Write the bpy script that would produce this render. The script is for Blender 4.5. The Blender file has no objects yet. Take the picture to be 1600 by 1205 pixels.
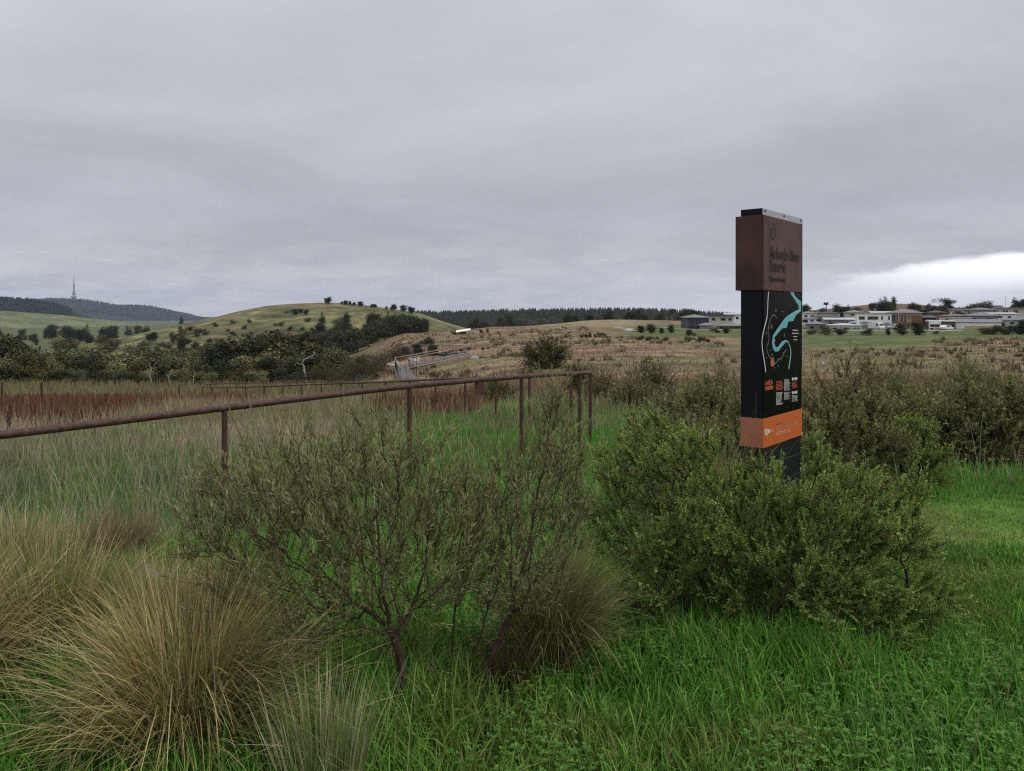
import bpy, math, random
import numpy as np
from mathutils import Vector

# ------------------------------------------------------------------ camera, sky, sun, exposure
scene = bpy.context.scene
COL = scene.collection
FPX, HORIZ = 1200.0, 490.0          # focal length and horizon of the photograph (1600 x 1205)
EYE = 1.6
cam_d = bpy.data.cameras.new('camera')
cam_d.sensor_width = 36.0
cam_d.lens = 36.0 * FPX / 1600.0
cam_d.shift_y = -(602.5 - HORIZ) / 1600.0
cam_d.clip_start = 0.05
cam_d.clip_end = 60000
cam = bpy.data.objects.new('camera', cam_d)
cam.location = (0, 0, EYE)
cam.rotation_euler = (math.pi / 2, 0, 0)
COL.objects.link(cam)
scene.camera = cam

SUN_EL, SUN_AZ = math.radians(52), math.radians(115)     # azimuth clockwise from the view direction
sun_d = bpy.data.lights.new('sun', 'SUN')
sun_d.energy = 1.5
sun_d.angle = math.radians(25)
sun_d.color = (1.0, 0.95, 0.88)
sun = bpy.data.objects.new('sun', sun_d)
sv = Vector((math.sin(SUN_AZ) * math.cos(SUN_EL), math.cos(SUN_AZ) * math.cos(SUN_EL), math.sin(SUN_EL)))
sun.rotation_euler = sv.to_track_quat('Z', 'Y').to_euler()
sun.location = (0, 0, 400)
COL.objects.link(sun)

world = bpy.data.worlds.new('World')
scene.world = world
world.use_nodes = True
nt = world.node_tree
nt.nodes.clear()


class NB:
    """tiny node-building helper"""
    def __init__(s, tree):
        s.t = tree

    def n(s, typ, **kw):
        nd = s.t.nodes.new(typ)
        for k, v in kw.items():
            setattr(nd, k, v)
        return nd

    def put(s, sock, val):
        if hasattr(val, 'links'):
            s.t.links.new(val, sock)
        else:
            sock.default_value = val

    def m(s, op, a, b=None, c=None, clamp=False):
        nd = s.n('ShaderNodeMath', operation=op, use_clamp=clamp)
        s.put(nd.inputs[0], a)
        if b is not None:
            s.put(nd.inputs[1], b)
        if c is not None:
            s.put(nd.inputs[2], c)
        return nd.outputs[0]

    def sm(s, x, lo, hi, a=0.0, b=1.0):
        nd = s.n('ShaderNodeMapRange', interpolation_type='SMOOTHSTEP')
        s.put(nd.inputs['Value'], x)
        nd.inputs['From Min'].default_value = lo
        nd.inputs['From Max'].default_value = hi
        nd.inputs['To Min'].default_value = a
        nd.inputs['To Max'].default_value = b
        return nd.outputs[0]

    def mix(s, f, a, b, blend='MIX'):
        nd = s.n('ShaderNodeMix', data_type='RGBA', blend_type=blend)
        s.put(nd.inputs[0], f)
        s.put(nd.inputs[6], a if hasattr(a, 'links') else (*a, 1))
        s.put(nd.inputs[7], b if hasattr(b, 'links') else (*b, 1))
        return nd.outputs[2]

    def noise(s, vec, scale, detail=4, rough=0.5, dist=0.0):
        nd = s.n('ShaderNodeTexNoise')
        if vec is not None:
            s.put(nd.inputs['Vector'], vec)
        nd.inputs['Scale'].default_value = scale
        nd.inputs['Detail'].default_value = detail
        nd.inputs['Roughness'].default_value = rough
        nd.inputs['Distortion'].default_value = dist
        return nd.outputs[0]

    def xyz(s, a, b, c):
        nd = s.n('ShaderNodeCombineXYZ')
        for i, v in enumerate((a, b, c)):
            s.put(nd.inputs[i], v)
        return nd.outputs[0]


b = NB(nt)
tc = b.n('ShaderNodeTexCoord')
sp = b.n('ShaderNodeSeparateXYZ')
nt.links.new(tc.outputs['Generated'], sp.inputs[0])
X, Y, Z = sp.outputs
sky = b.n('ShaderNodeTexSky', sky_type='NISHITA', sun_disc=False)
sky.sun_elevation = SUN_EL
sky.sun_rotation = SUN_AZ
sky.altitude = 600
zz = b.m('ADD', b.m('MAXIMUM', Z, 0.0), 0.20)
px = b.m('DIVIDE', X, zz)
py = b.m('DIVIDE', Y, zz)
cv = b.xyz(b.m('ADD', px, 3.7), b.m('MULTIPLY', py, 1.25), 0.0)
n1 = b.noise(cv, 0.85, 5, 0.55, 0.5)
n2 = b.noise(cv, 2.6, 6, 0.6, 0.4)
den = b.m('ADD', b.m('MULTIPLY', n1, 0.8), b.m('MULTIPLY', n2, 0.2))
den = b.sm(den, 0.27, 0.76)
cloud = b.mix(den, (4.35, 4.38, 4.74), (5.70, 5.74, 6.20))          # x 0.1 background strength
# an overcast sky brightens from the horizon to the zenith
up = b.m('ADD', 0.86, b.m('MULTIPLY', b.sm(Z, 0.02, 1.0), 0.95))
cloud = b.mix(1.0, cloud, b.xyz(up, up, up), 'MULTIPLY')
# a paler band of thinner cloud low over the horizon
low = b.m('MULTIPLY', b.sm(Z, 0.0, 0.13, 1.0, 0.0), b.sm(n2, 0.35, 0.65, 0.45, 1.0))
cloud = b.mix(b.m('MULTIPLY', low, 0.7), cloud, (7.6, 7.2, 7.1))
# the break in the cloud over the houses
ys = b.m('MAXIMUM', Y, 0.001)
A = b.m('DIVIDE', X, ys)
E = b.m('DIVIDE', Z, ys)
bn = b.noise(b.xyz(b.m('MULTIPLY', A, 5.0), b.m('MULTIPLY', E, 26.0), 2.0), 1.0, 5, 0.6, 0.4)
Ew = b.m('ADD', E, b.m('MULTIPLY', b.m('SUBTRACT', bn, 0.5), 0.045))
top = b.m('ADD', b.m('MULTIPLY', A, 0.165), -0.026)
dtop = b.m('SUBTRACT', top, Ew)
brk = b.m('MULTIPLY', b.sm(dtop, -0.002, 0.008), b.sm(dtop, 0.03, 0.075, 1.0, 0.15))
brk = b.m('MULTIPLY', brk, b.sm(A, 0.28, 0.60))
brk = b.m('MULTIPLY', brk, b.sm(A, 0.9, 2.2, 1.0, 0.0))
brk = b.m('MULTIPLY', brk, b.sm(Y, 0.05, 0.2))
cloud = b.mix(brk, cloud, (13.5, 13.4, 13.4))
lp = b.m('MULTIPLY', b.sm(A, 0.0, 0.40), b.sm(E, 0.0, 0.075, 1.0, 0.0))
lp = b.m('MULTIPLY', b.m('MULTIPLY', lp, b.sm(A, 0.9, 2.2, 1.0, 0.0)), b.sm(Y, 0.05, 0.2))
cloud = b.mix(b.m('MULTIPLY', lp, 0.8), cloud, (8.8, 8.8, 9.0))
final = b.mix(0.96, sky.outputs[0], cloud)
bg = b.n('ShaderNodeBackground')
bg.inputs['Strength'].default_value = 0.1
nt.links.new(final, bg.inputs['Color'])
wo = b.n('ShaderNodeOutputWorld')
nt.links.new(bg.outputs[0], wo.inputs[0])

vs = scene.view_settings
vs.view_transform = 'Standard'
vs.look = 'None'
vs.gamma = 1.0
vs.exposure = 0.15
vs.use_curve_mapping = False
scene.cycles.use_denoising = False
scene.cycles.pixel_filter_type = 'BLACKMAN_HARRIS'
scene.cycles.filter_width = 1.2
scene.cycles.max_bounces = 6
scene.cycles.diffuse_bounces = 3
scene.cycles.transparent_max_bounces = 6
scene.cycles.volume_bounces = 0

rng = np.random.default_rng(7)
random.seed(7)


# ------------------------------------------------------------------ helpers
def S(r, g, bl):
    """an 8-bit display colour as linear"""
    f = lambda c: (c / 255 / 12.92) if c / 255 <= 0.04045 else ((c / 255 + 0.055) / 1.055) ** 2.4
    return (f(r), f(g), f(bl))


def tag(o, label=None, cat=None, group=None, kind=None):
    for k, v in (('label', label), ('category', cat), ('group', group), ('kind', kind)):
        if v:
            o[k] = v
    return o


def empty(name, loc, rz=0.0, label=None, cat=None, group=None):
    o = bpy.data.objects.new(name, None)
    o.empty_display_size = 0.2
    o.location = loc
    o.rotation_euler = (0, 0, rz)
    COL.objects.link(o)
    return tag(o, label, cat, group)


def link(name, me, parent=None, loc=None):
    o = bpy.data.objects.new(name, me)
    COL.objects.link(o)
    if parent is not None:
        o.parent = parent
    if loc is not None:
        o.location = loc
    return o


def mesh_np(name, V, faces, mat=None, col=None, smooth=False):
    """faces: list of int arrays (n, k); col: (nverts, 3) linear colours"""
    me = bpy.data.meshes.new(name)
    V = np.asarray(V, np.float32).reshape(-1, 3)
    me.vertices.add(len(V))
    me.vertices.foreach_set('co', V.ravel())
    faces = [np.asarray(f, np.int32) for f in faces if len(f)]
    nl = sum(f.size for f in faces)
    me.loops.add(nl)
    me.loops.foreach_set('vertex_index', np.concatenate([f.ravel() for f in faces]))
    tot = np.concatenate([np.full(len(f), f.shape[1], np.int32) for f in faces])
    st = np.concatenate([[0], np.cumsum(tot)[:-1]]).astype(np.int32)
    me.polygons.add(len(tot))
    me.polygons.foreach_set('loop_start', st)
    me.polygons.foreach_set('loop_total', tot)
    if smooth:
        me.polygons.foreach_set('use_smooth', np.ones(len(tot), bool))
    if col is not None:
        a = me.attributes.new('col', 'FLOAT_COLOR', 'POINT')
        c = np.ones((len(V), 4), np.float32)
        c[:, :3] = np.clip(col, 0, 1)
        a.data.foreach_set('color', c.ravel())
    me.update(calc_edges=True)
    if mat is not None:
        me.materials.append(mat)
    return me


class MB:
    """collects boxes, prisms, tubes for one mesh"""
    def __init__(s):
        s.v, s.f = [], []

    def add(s, vs, fs):
        o = len(s.v)
        s.v += [tuple(p) for p in vs]
        s.f += [tuple(i + o for i in f) for f in fs]
        return s

    def box(s, x0, x1, y0, y1, z0, z1):
        v = [(x0, y0, z0), (x1, y0, z0), (x1, y1, z0), (x0, y1, z0), (x0, y0, z1), (x1, y0, z1), (x1, y1, z1), (x0, y1, z1)]
        return s.add(v, [(0, 3, 2, 1), (4, 5, 6, 7), (0, 1, 5, 4), (1, 2, 6, 5), (2, 3, 7, 6), (3, 0, 4, 7)])

    def tube(s, pts, r, k=8, caps=True):
        pts = [Vector(p) for p in pts]
        rs = r if hasattr(r, '__len__') else [r] * len(pts)
        rings = []
        for i, p in enumerate(pts):
            d = (pts[min(i + 1, len(pts) - 1)] - pts[max(i - 1, 0)]).normalized()
            ref = Vector((0, 0, 1)) if abs(d.z) < 0.9 else Vector((1, 0, 0))
            a = d.cross(ref).normalized()
            c = a.cross(d)
            rings.append([p + (a * math.cos(2 * math.pi * j / k) + c * math.sin(2 * math.pi * j / k)) * rs[i] for j in range(k)])
        vs = [p for ring in rings for p in ring]
        fs = []
        for i in range(len(pts) - 1):
            for j in range(k):
                j2 = (j + 1) % k
                fs.append((i * k + j, i * k + j2, (i + 1) * k + j2, (i + 1) * k + j))
        if caps:
            fs.append(tuple(range(k))[::-1])
            fs.append(tuple((len(pts) - 1) * k + j for j in range(k)))
        return s.add(vs, fs)

    def lathe(s, prof, k=16, cx=0, cy=0):
        vs = [(cx + r * math.cos(2 * math.pi * j / k), cy + r * math.sin(2 * math.pi * j / k), z) for r, z in prof for j in range(k)]
        fs = []
        for i in range(len(prof) - 1):
            for j in range(k):
                j2 = (j + 1) % k
                fs.append((i * k + j, i * k + j2, (i + 1) * k + j2, (i + 1) * k + j))
        fs.append(tuple(range(k))[::-1])
        fs.append(tuple((len(prof) - 1) * k + j for j in range(k)))
        return s.add(vs, fs)

    def mesh(s, name, mat):
        me = bpy.data.meshes.new(name)
        me.from_pydata(s.v, [], s.f)
        me.materials.append(mat)
        me.update()
        return me

    def build(s, name, mat, parent=None, bevel=0.0):
        o = link(name, s.mesh(name, mat), parent)
        if bevel:
            md = o.modifiers.new('bevel', 'BEVEL')
            md.width = bevel
            md.segments = 2
        return o


def _h(ix, iy, seed):
    n = (ix.astype(np.int64) * 374761393 + iy.astype(np.int64) * 668265263 + seed * 974711) & 0x7fffffff
    n = ((n ^ (n >> 13)) * 1274126177) & 0x7fffffff
    return ((n ^ (n >> 16)) & 0xffff) / 65535.0


def vnoise(x, y, seed=0):
    x, y = np.asarray(x, float), np.asarray(y, float)
    ix, iy = np.floor(x), np.floor(y)
    fx, fy = x - ix, y - iy
    fx, fy = fx * fx * (3 - 2 * fx), fy * fy * (3 - 2 * fy)
    a, b_, c, d = _h(ix, iy, seed), _h(ix + 1, iy, seed), _h(ix, iy + 1, seed), _h(ix + 1, iy + 1, seed)
    return (a * (1 - fx) + b_ * fx) * (1 - fy) + (c * (1 - fx) + d * fx) * fy


def fbm(x, y, sc, seed=0, oct=4):
    t, amp, s = 0, 0.5, 0
    for i in range(oct):
        t = t + amp * vnoise(np.asarray(x) / sc, np.asarray(y) / sc, seed + i)
        s += amp
        amp *= 0.5
        sc = sc / 2.03
    return t / s


def sstep(x, a, b_):
    t = np.clip((np.asarray(x, float) - a) / (b_ - a), 0, 1)
    return t * t * (3 - 2 * t)


# ------------------------------------------------------------------ materials
MATS = {}


def mat_plain(name, col, rough=0.7, metal=0.0, var=0.15, scale=8.0, bump=0.0, spec=0.5, col2=None, stretch=(1, 1, 1), coat=0.0):
    """procedural paint / timber / stone: noise-varied base colour with fine relief"""
    m = bpy.data.materials.new(name)
    m.use_nodes = True
    t = m.node_tree
    q = NB(t)
    p = t.nodes['Principled BSDF']
    co = q.n('ShaderNodeTexCoord').outputs['Object']
    mp = q.n('ShaderNodeMapping')
    mp.inputs['Scale'].default_value = stretch
    t.links.new(co, mp.inputs[0])
    nz = q.noise(mp.outputs[0], scale, 6, 0.6)
    c2 = col2 if col2 else tuple(c * (1 - var) for c in col)
    c1 = tuple(min(1, c * (1 + var * 0.6)) for c in col)
    t.links.new(q.mix(q.sm(nz, 0.3, 0.7), c2, c1), p.inputs['Base Color'])
    p.inputs['Roughness'].default_value = rough
    p.inputs['Metallic'].default_value = metal
    p.inputs['Specular IOR Level'].default_value = spec
    if coat:
        p.inputs['Coat Weight'].default_value = coat
        p.inputs['Coat Roughness'].default_value = 0.15
    if bump:
        bn_ = q.n('ShaderNodeBump')
        bn_.inputs['Strength'].default_value = bump
        bn_.inputs['Distance'].default_value = 0.01
        t.links.new(q.noise(mp.outputs[0], scale * 4, 5, 0.6), bn_.inputs['Height'])
        t.links.new(bn_.outputs[0], p.inputs['Normal'])
    return m


def mat_leaf(name, transl=0.25, rough=0.55, spec=0.3, vscale=3.0, vary=False):
    """leaf material: the colour lives in the mesh's 'col' attribute, some light passes through"""
    m = bpy.data.materials.new(name)
    m.use_nodes = True
    t = m.node_tree
    q = NB(t)
    p = t.nodes['Principled BSDF']
    at = q.n('ShaderNodeAttribute', attribute_name='col')
    co = q.n('ShaderNodeTexCoord').outputs['Object']
    nz = q.noise(co, vscale, 3, 0.6)
    c = q.mix(1.0, at.outputs['Color'], q.mix(nz, (0.72, 0.74, 0.72), (1.25, 1.22, 1.2)), 'MULTIPLY')
    if vary:                       # each tree has a tone of its own
        rnd = q.n('ShaderNodeObjectInfo').outputs['Random']
        c = q.mix(1.0, c, q.mix(rnd, (0.70, 0.80, 0.80), (1.75, 1.55, 1.35)), 'MULTIPLY')
    t.links.new(c, p.inputs['Base Color'])
    p.inputs['Roughness'].default_value = rough
    p.inputs['Specular IOR Level'].default_value = spec
    tr = q.n('ShaderNodeBsdfTranslucent')
    t.links.new(c, tr.inputs['Color'])
    mx = q.n('ShaderNodeMixShader')
    mx.inputs[0].default_value = transl
    t.links.new(p.outputs[0], mx.inputs[1])
    t.links.new(tr.outputs[0], mx.inputs[2])
    t.links.new(mx.outputs[0], t.nodes['Material Output'].inputs['Surface'])
    return m


def mat_ground(name, scales=((0.25, 4), (3.0, 5)), bump=0.5, dist=0.15):
    """terrain: albedo map in 'col', broken up by fine mottling and relief"""
    m = bpy.data.materials.new(name)
    m.use_nodes = True
    t = m.node_tree
    q = NB(t)
    p = t.nodes['Principled BSDF']
    at = q.n('ShaderNodeAttribute', attribute_name='col')
    co = q.n('ShaderNodeTexCoord').outputs['Object']
    c = at.outputs['Color']
    hts = []
    for sc, de in scales:
        nz = q.noise(co, sc, de, 0.65)
        c = q.mix(1.0, c, q.mix(q.sm(nz, 0.3, 0.7), (0.62, 0.64, 0.62), (1.3, 1.28, 1.25)), 'MULTIPLY')
        hts.append(nz)
    t.links.new(c, p.inputs['Base Color'])
    p.inputs['Roughness'].default_value = 0.95
    p.inputs['Specular IOR Level'].default_value = 0.1
    bp = q.n('ShaderNodeBump')
    bp.inputs['Strength'].default_value = bump
    bp.inputs['Distance'].default_value = dist
    t.links.new(hts[-1], bp.inputs['Height'])
    t.links.new(bp.outputs[0], p.inputs['Normal'])
    return m


M = MATS
M['leaf'] = mat_leaf('leaf', 0.16, 0.6, 0.15)
M['blade'] = mat_leaf('grass_blade', 0.28, 0.55, 0.15, 1.2)
M['farleaf'] = mat_leaf('far_leaf', 0.12, 0.8, 0.1, 0.4, True)
M['bark'] = mat_plain('bark', (0.060, 0.030, 0.022), 0.9, var=0.5, scale=30, bump=0.6, stretch=(1, 1, 0.3))
M['darkbark'] = mat_plain('dark_bark', (0.035, 0.022, 0.017), 0.9, var=0.5, scale=30, bump=0.6, stretch=(1, 1, 0.3))
M['palebark'] = mat_plain('pale_bark', (0.34, 0.31, 0.27), 0.8, var=0.35, scale=3, bump=0.3, stretch=(1, 1, 0.3))
M['ground'] = mat_ground('ground_cover', ((0.22, 4), (2.6, 6)), 0.7, 0.12)
M['hill'] = mat_ground('hill_grass', ((0.012, 5), (0.11, 6)), 0.6, 1.2)
M['rustpipe'] = mat_plain('rusted_pipe', (0.075, 0.038, 0.030), 0.62, 0.05, var=0.5, scale=22, bump=0.15, col2=(0.036, 0.019, 0.016), spec=0.32)
M['rustpost'] = mat_plain('rusted_post', (0.075, 0.030, 0.022), 0.8, 0.1, var=0.35, scale=20, bump=0.25)
M['corten'] = mat_plain('weathering_steel', (0.082, 0.030, 0.022), 0.55, 0.05, col2=(0.036, 0.0125, 0.0105), scale=5, bump=0.25, stretch=(1, 1, 0.55), spec=0.4)
M['black'] = mat_plain('black_panel', (0.004, 0.0043, 0.0047), 0.2, var=0.2, scale=3, spec=0.14)
M['black'].node_tree.nodes['Principled BSDF'].inputs['IOR'].default_value = 1.16
M['blackbody'] = mat_plain('black_powder_coat', (0.006, 0.007, 0.011), 0.5, var=0.25, scale=6, spec=0.15)
M['orange'] = mat_plain('orange_vinyl', (0.52, 0.105, 0.022), 0.35, var=0.06, scale=4)
M['litend_print'] = mat_plain('lit_end_and_print_orange', (0.46, 0.16, 0.095), 0.4, var=0.08, scale=5)  # orange paled to paint in light on the band's end; also print ink
M['steel'] = mat_plain('brushed_steel', (0.42, 0.42, 0.43), 0.4, 0.7, var=0.12, scale=20, stretch=(1, 1, 6))
M['letter'] = mat_plain('cut_letter', (0.012, 0.008, 0.007), 0.8, var=0.2)
M['cyan'] = mat_plain('river_print', (0.07, 0.36, 0.42), 0.3, var=0.08, scale=4)
M['palecyan'] = mat_plain('river_edge_print', (0.30, 0.55, 0.60), 0.3, var=0.05)
M['whiteprint'] = mat_plain('white_print', (0.62, 0.62, 0.62), 0.4, var=0.1)
M['greyprint'] = mat_plain('grey_print', (0.085, 0.09, 0.08), 0.4, var=0.4, scale=60)
M['redprint'] = mat_plain('red_orange_print', (0.48, 0.085, 0.035), 0.4, var=0.1)
M['rock'] = mat_plain('grey_rock', (0.20, 0.19, 0.185), 0.9, var=0.45, scale=14, bump=0.8)
M['palerock'] = mat_plain('pale_rock', (0.30, 0.285, 0.255), 0.9, var=0.3, scale=2, bump=0.5)
M['deck'] = mat_plain('weathered_decking', (0.13, 0.115, 0.115), 0.85, var=0.3, scale=1.5, bump=0.2, stretch=(1, 4, 1))
M['timber'] = mat_plain('pale_timber_rail', (0.24, 0.205, 0.175), 0.8, var=0.3, scale=2)
M['concrete'] = mat_plain('concrete', (0.42, 0.41, 0.39), 0.9, var=0.15, scale=1.5, bump=0.2)
M['towerwhite'] = mat_plain('tower_concrete', (0.30, 0.30, 0.31), 0.8, var=0.1, scale=0.05)
M['redmast'] = mat_plain('mast_steel', (0.12, 0.10, 0.10), 0.7, var=0.2, scale=0.05)
M['white'] = mat_plain('white_render', (0.80, 0.79, 0.78), 0.85, var=0.07, scale=0.8, bump=0.1)
M['cream'] = mat_plain('cream_render', (0.50, 0.46, 0.40), 0.85, var=0.08, scale=0.8, bump=0.1)
M['greywall'] = mat_plain('grey_render', (0.27, 0.27, 0.28), 0.85, var=0.1, scale=0.8, bump=0.1)
M['darkwall'] = mat_plain('charcoal_cladding', (0.055, 0.055, 0.062), 0.7, var=0.2, scale=1.2, bump=0.1)
M['brick'] = mat_plain('brown_brick', (0.17, 0.095, 0.065), 0.9, var=0.35, scale=4, bump=0.3)
M['redbrick'] = mat_plain('dark_red_brick', (0.10, 0.045, 0.036), 0.9, var=0.35, scale=4, bump=0.3)
M['sand'] = mat_plain('sandstone_cladding', (0.36, 0.27, 0.18), 0.9, var=0.25, scale=2, bump=0.2)
M['roofgrey'] = mat_plain('grey_tile_roof', (0.17, 0.17, 0.185), 0.75, var=0.15, scale=1.5, bump=0.3, stretch=(1, 6, 1))
M['roofpale'] = mat_plain('pale_metal_roof', (0.46, 0.46, 0.48), 0.5, 0.1, var=0.1, scale=1.0, stretch=(5, 1, 1))
M['roofdark'] = mat_plain('charcoal_tile_roof', (0.07, 0.068, 0.07), 0.75, var=0.2, scale=1.5, bump=0.3, stretch=(1, 6, 1))
M['roofbrown'] = mat_plain('brown_tile_roof', (0.14, 0.115, 0.10), 0.75, var=0.2, scale=1.5, bump=0.3, stretch=(1, 6, 1))
M['glass'] = mat_plain('window_glass', (0.015, 0.018, 0.022), 0.06, var=0.3, scale=0.3, spec=0.8)
M['frame'] = mat_plain('window_frame', (0.05, 0.05, 0.055), 0.5, var=0.1)
M['garage'] = mat_plain('garage_panel', (0.20, 0.20, 0.21), 0.6, var=0.1, scale=1, stretch=(1, 1, 6))
M['vanwhite'] = mat_plain('white_car_paint', (0.72, 0.72, 0.73), 0.25, var=0.04, coat=0.5)
M['carsilver'] = mat_plain('silver_car_paint', (0.55, 0.55, 0.54), 0.3, 0.3, var=0.04, coat=0.5)
M['tyre'] = mat_plain('tyre', (0.02, 0.02, 0.02), 0.9, var=0.2)
M['path'] = mat_plain('pale_path', (0.36, 0.34, 0.30), 0.95, var=0.2, scale=1, bump=0.2)

# ------------------------------------------------------------------ terrain
CU = [-700, 0, 300, 530, 640, 800, 950, 1100, 1300, 1600, 2300]
ROWS = [
    (0.5, [0] * 11),
    (3.0, [0] * 11),
    (5.0, [-.06, -.06, -.06, -.06, -.06, -.05, -.04, -.02, 0, 0, 0]),
    (8.0, [-.24, -.24, -.23, -.22, -.2, -.18, -.15, -.1, -.06, -.05, -.03]),
    (13., [-.55, -.55, -.52, -.5, -.48, -.46, -.46, -.46, -.46, -.45, -.4]),
    (20., [-1.2, -1.2, -1.15, -1.12, -1.1, -1.08, -1.06, -1.05, -1.05, -1.0, -.9]),
    (28., [-1.95, -1.95, -1.9, -1.85, -1.85, -1.75, -1.7, -1.6, -1.6, -1.6, -1.5]),
    (40., [-3.1, -3.1, -3.05, -2.95, -2.85, -2.4, -2.2, -2.2, -2.3, -2.2, -2.0]),
    (60., [-4.15, -4.2, -4.3, -4.3, -4.2, -2.9, -2.6, -2.6, -2.6, -2.5, -2.3]),
    (80., [-6.0, -6.0, -6.2, -6.0, -5.0, -3.2, -2.9, -2.8, -2.8, -2.7, -2.5]),
    (100, [-8.2, -8.2, -8.2, -7.4, -5.2, -3.4, -3.0, -3.0, -3.0, -2.9, -2.7]),
    (130, [-12.5, -12.5, -12.5, -10, -4.9, -3.6, -3.2, -3.2, -3.2, -3.1, -3.0]),
    (200, [-18, -18, -18, -14, -5.2, -3.8, -3.2, -3.4, -3.8, -3.7, -3.4]),
    (300, [-22, -22, -21, -17, -6.2, -4.2, -2.4, -2.9, -2.2, -1.8, -1.5]),
    (400, [-23, -23, -22, -19, -9.0, -5.2, -1.6, -2.4, 0.0, 0.6, 1.0]),
    (600, [-23, -23, -22, -21, -18, -12, -8, -5, 1.0, 3.0, 3.0]),
    (1000, [-24, -24, -24, -24, -24, -22, -20, -15, -10, -8, -8]),
    (2000, [-30] * 11),
    (4000, [-46] * 11),
    (14000, [-60] * 11),
]
_ld = np.log(np.array([r[0] for r in ROWS]))
_cu = (np.array(CU, float) - 800) / 1200
_tab = np.array([r[1] for r in ROWS], float)


def H(x, y):
    """height of the ground at (x, y)"""
    x, y = np.asarray(x, float), np.asarray(y, float)
    yy = np.maximum(y, 0.5)
    a = np.clip(x / np.maximum(yy, 3.0), _cu[0], _cu[-1])
    l = np.clip(np.log(yy), _ld[0], _ld[-1] - 1e-6)
    i = np.clip(np.searchsorted(_ld, l, side='right') - 1, 0, len(_ld) - 2)
    j = np.clip(np.searchsorted(_cu, a, side='right') - 1, 0, len(_cu) - 2)
    fi = (l - _ld[i]) / (_ld[i + 1] - _ld[i])
    fj = (a - _cu[j]) / (_cu[j + 1] - _cu[j])
    fj = fj * fj * (3 - 2 * fj)
    z = (_tab[i, j] * (1 - fj) + _tab[i, j + 1] * fj) * (1 - fi) + (_tab[i + 1, j] * (1 - fj) + _tab[i + 1, j + 1] * fj) * fi
    amp = 0.02 + 0.5 * sstep(y, 10, 120)
    return z + amp * (fbm(x, y, 9.0, 3) - 0.5) * sstep(y, 2, 8) + 0.03 * (fbm(x, y, 0.9, 5) - 0.5)


def lerp(a, b_, t):
    return np.asarray(a) * (1 - t[..., None]) + np.asarray(b_) * t[..., None]


LUSH = np.array((0.078, 0.250, 0.026))
MIDG = np.array((0.125, 0.240, 0.055))
BLUEG = np.array((0.085, 0.175, 0.065))
STRAW = np.array((0.30, 0.245, 0.155))
BROWN = np.array((0.225, 0.150, 0.098))
PINK = np.array((0.29, 0.185, 0.128))
OLIVE = np.array((0.145, 0.13, 0.065))
RUST = np.array((0.125, 0.050, 0.033))
PARK = np.array((0.095, 0.125, 0.045))
MOSS = np.array((0.165, 0.185, 0.05))


def wt_straw(x, y):
    """how far the near meadow is dead grass rather than green, 0..1"""
    a = x / np.maximum(y, 1)
    n = fbm(x, y, 3.2, 21)
    n2 = fbm(x, y, 1.3, 23)
    w = sstep(-a, 0.10, 0.28) * sstep(y, 6.2, 8.5) * (0.10 + 0.68 * sstep(n * .6 + n2 * .4, .38, .60))
    w = np.maximum(w, sstep(-a, 0.30, 0.52) * sstep(y, 3.4, 4.4) * sstep(-y, -6.0, -4.9) * sstep(n, 0.35, 0.6) * .8)
    w = np.maximum(w, sstep(y, 24, 38) * 0.6 * sstep(n, 0.3, 0.6))
    return np.clip(w, 0, 1)


def wt_rust(x, y):
    a = x / np.maximum(y, 1)
    n = fbm(x, y, 7, 31)
    yw = y + 17 * (fbm(x, y, 6, 33) - .5) * np.clip(y / 24, .5, 1.3)
    lo = 14.5 + 11 * sstep(a, -.58, -.40)
    w = sstep(-a, 0.30, 0.42) * sstep(yw - lo, 0, 4.5) * sstep(-yw, -41, -33)
    w2 = sstep(-a, 0.02, 0.06) * sstep(a, -0.2, -0.14) * sstep(yw, 20, 23) * sstep(-yw, -36, -30) * .3
    return np.clip(np.maximum(w, w2) * sstep(n, 0.28, 0.5), 0, 1)


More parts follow.
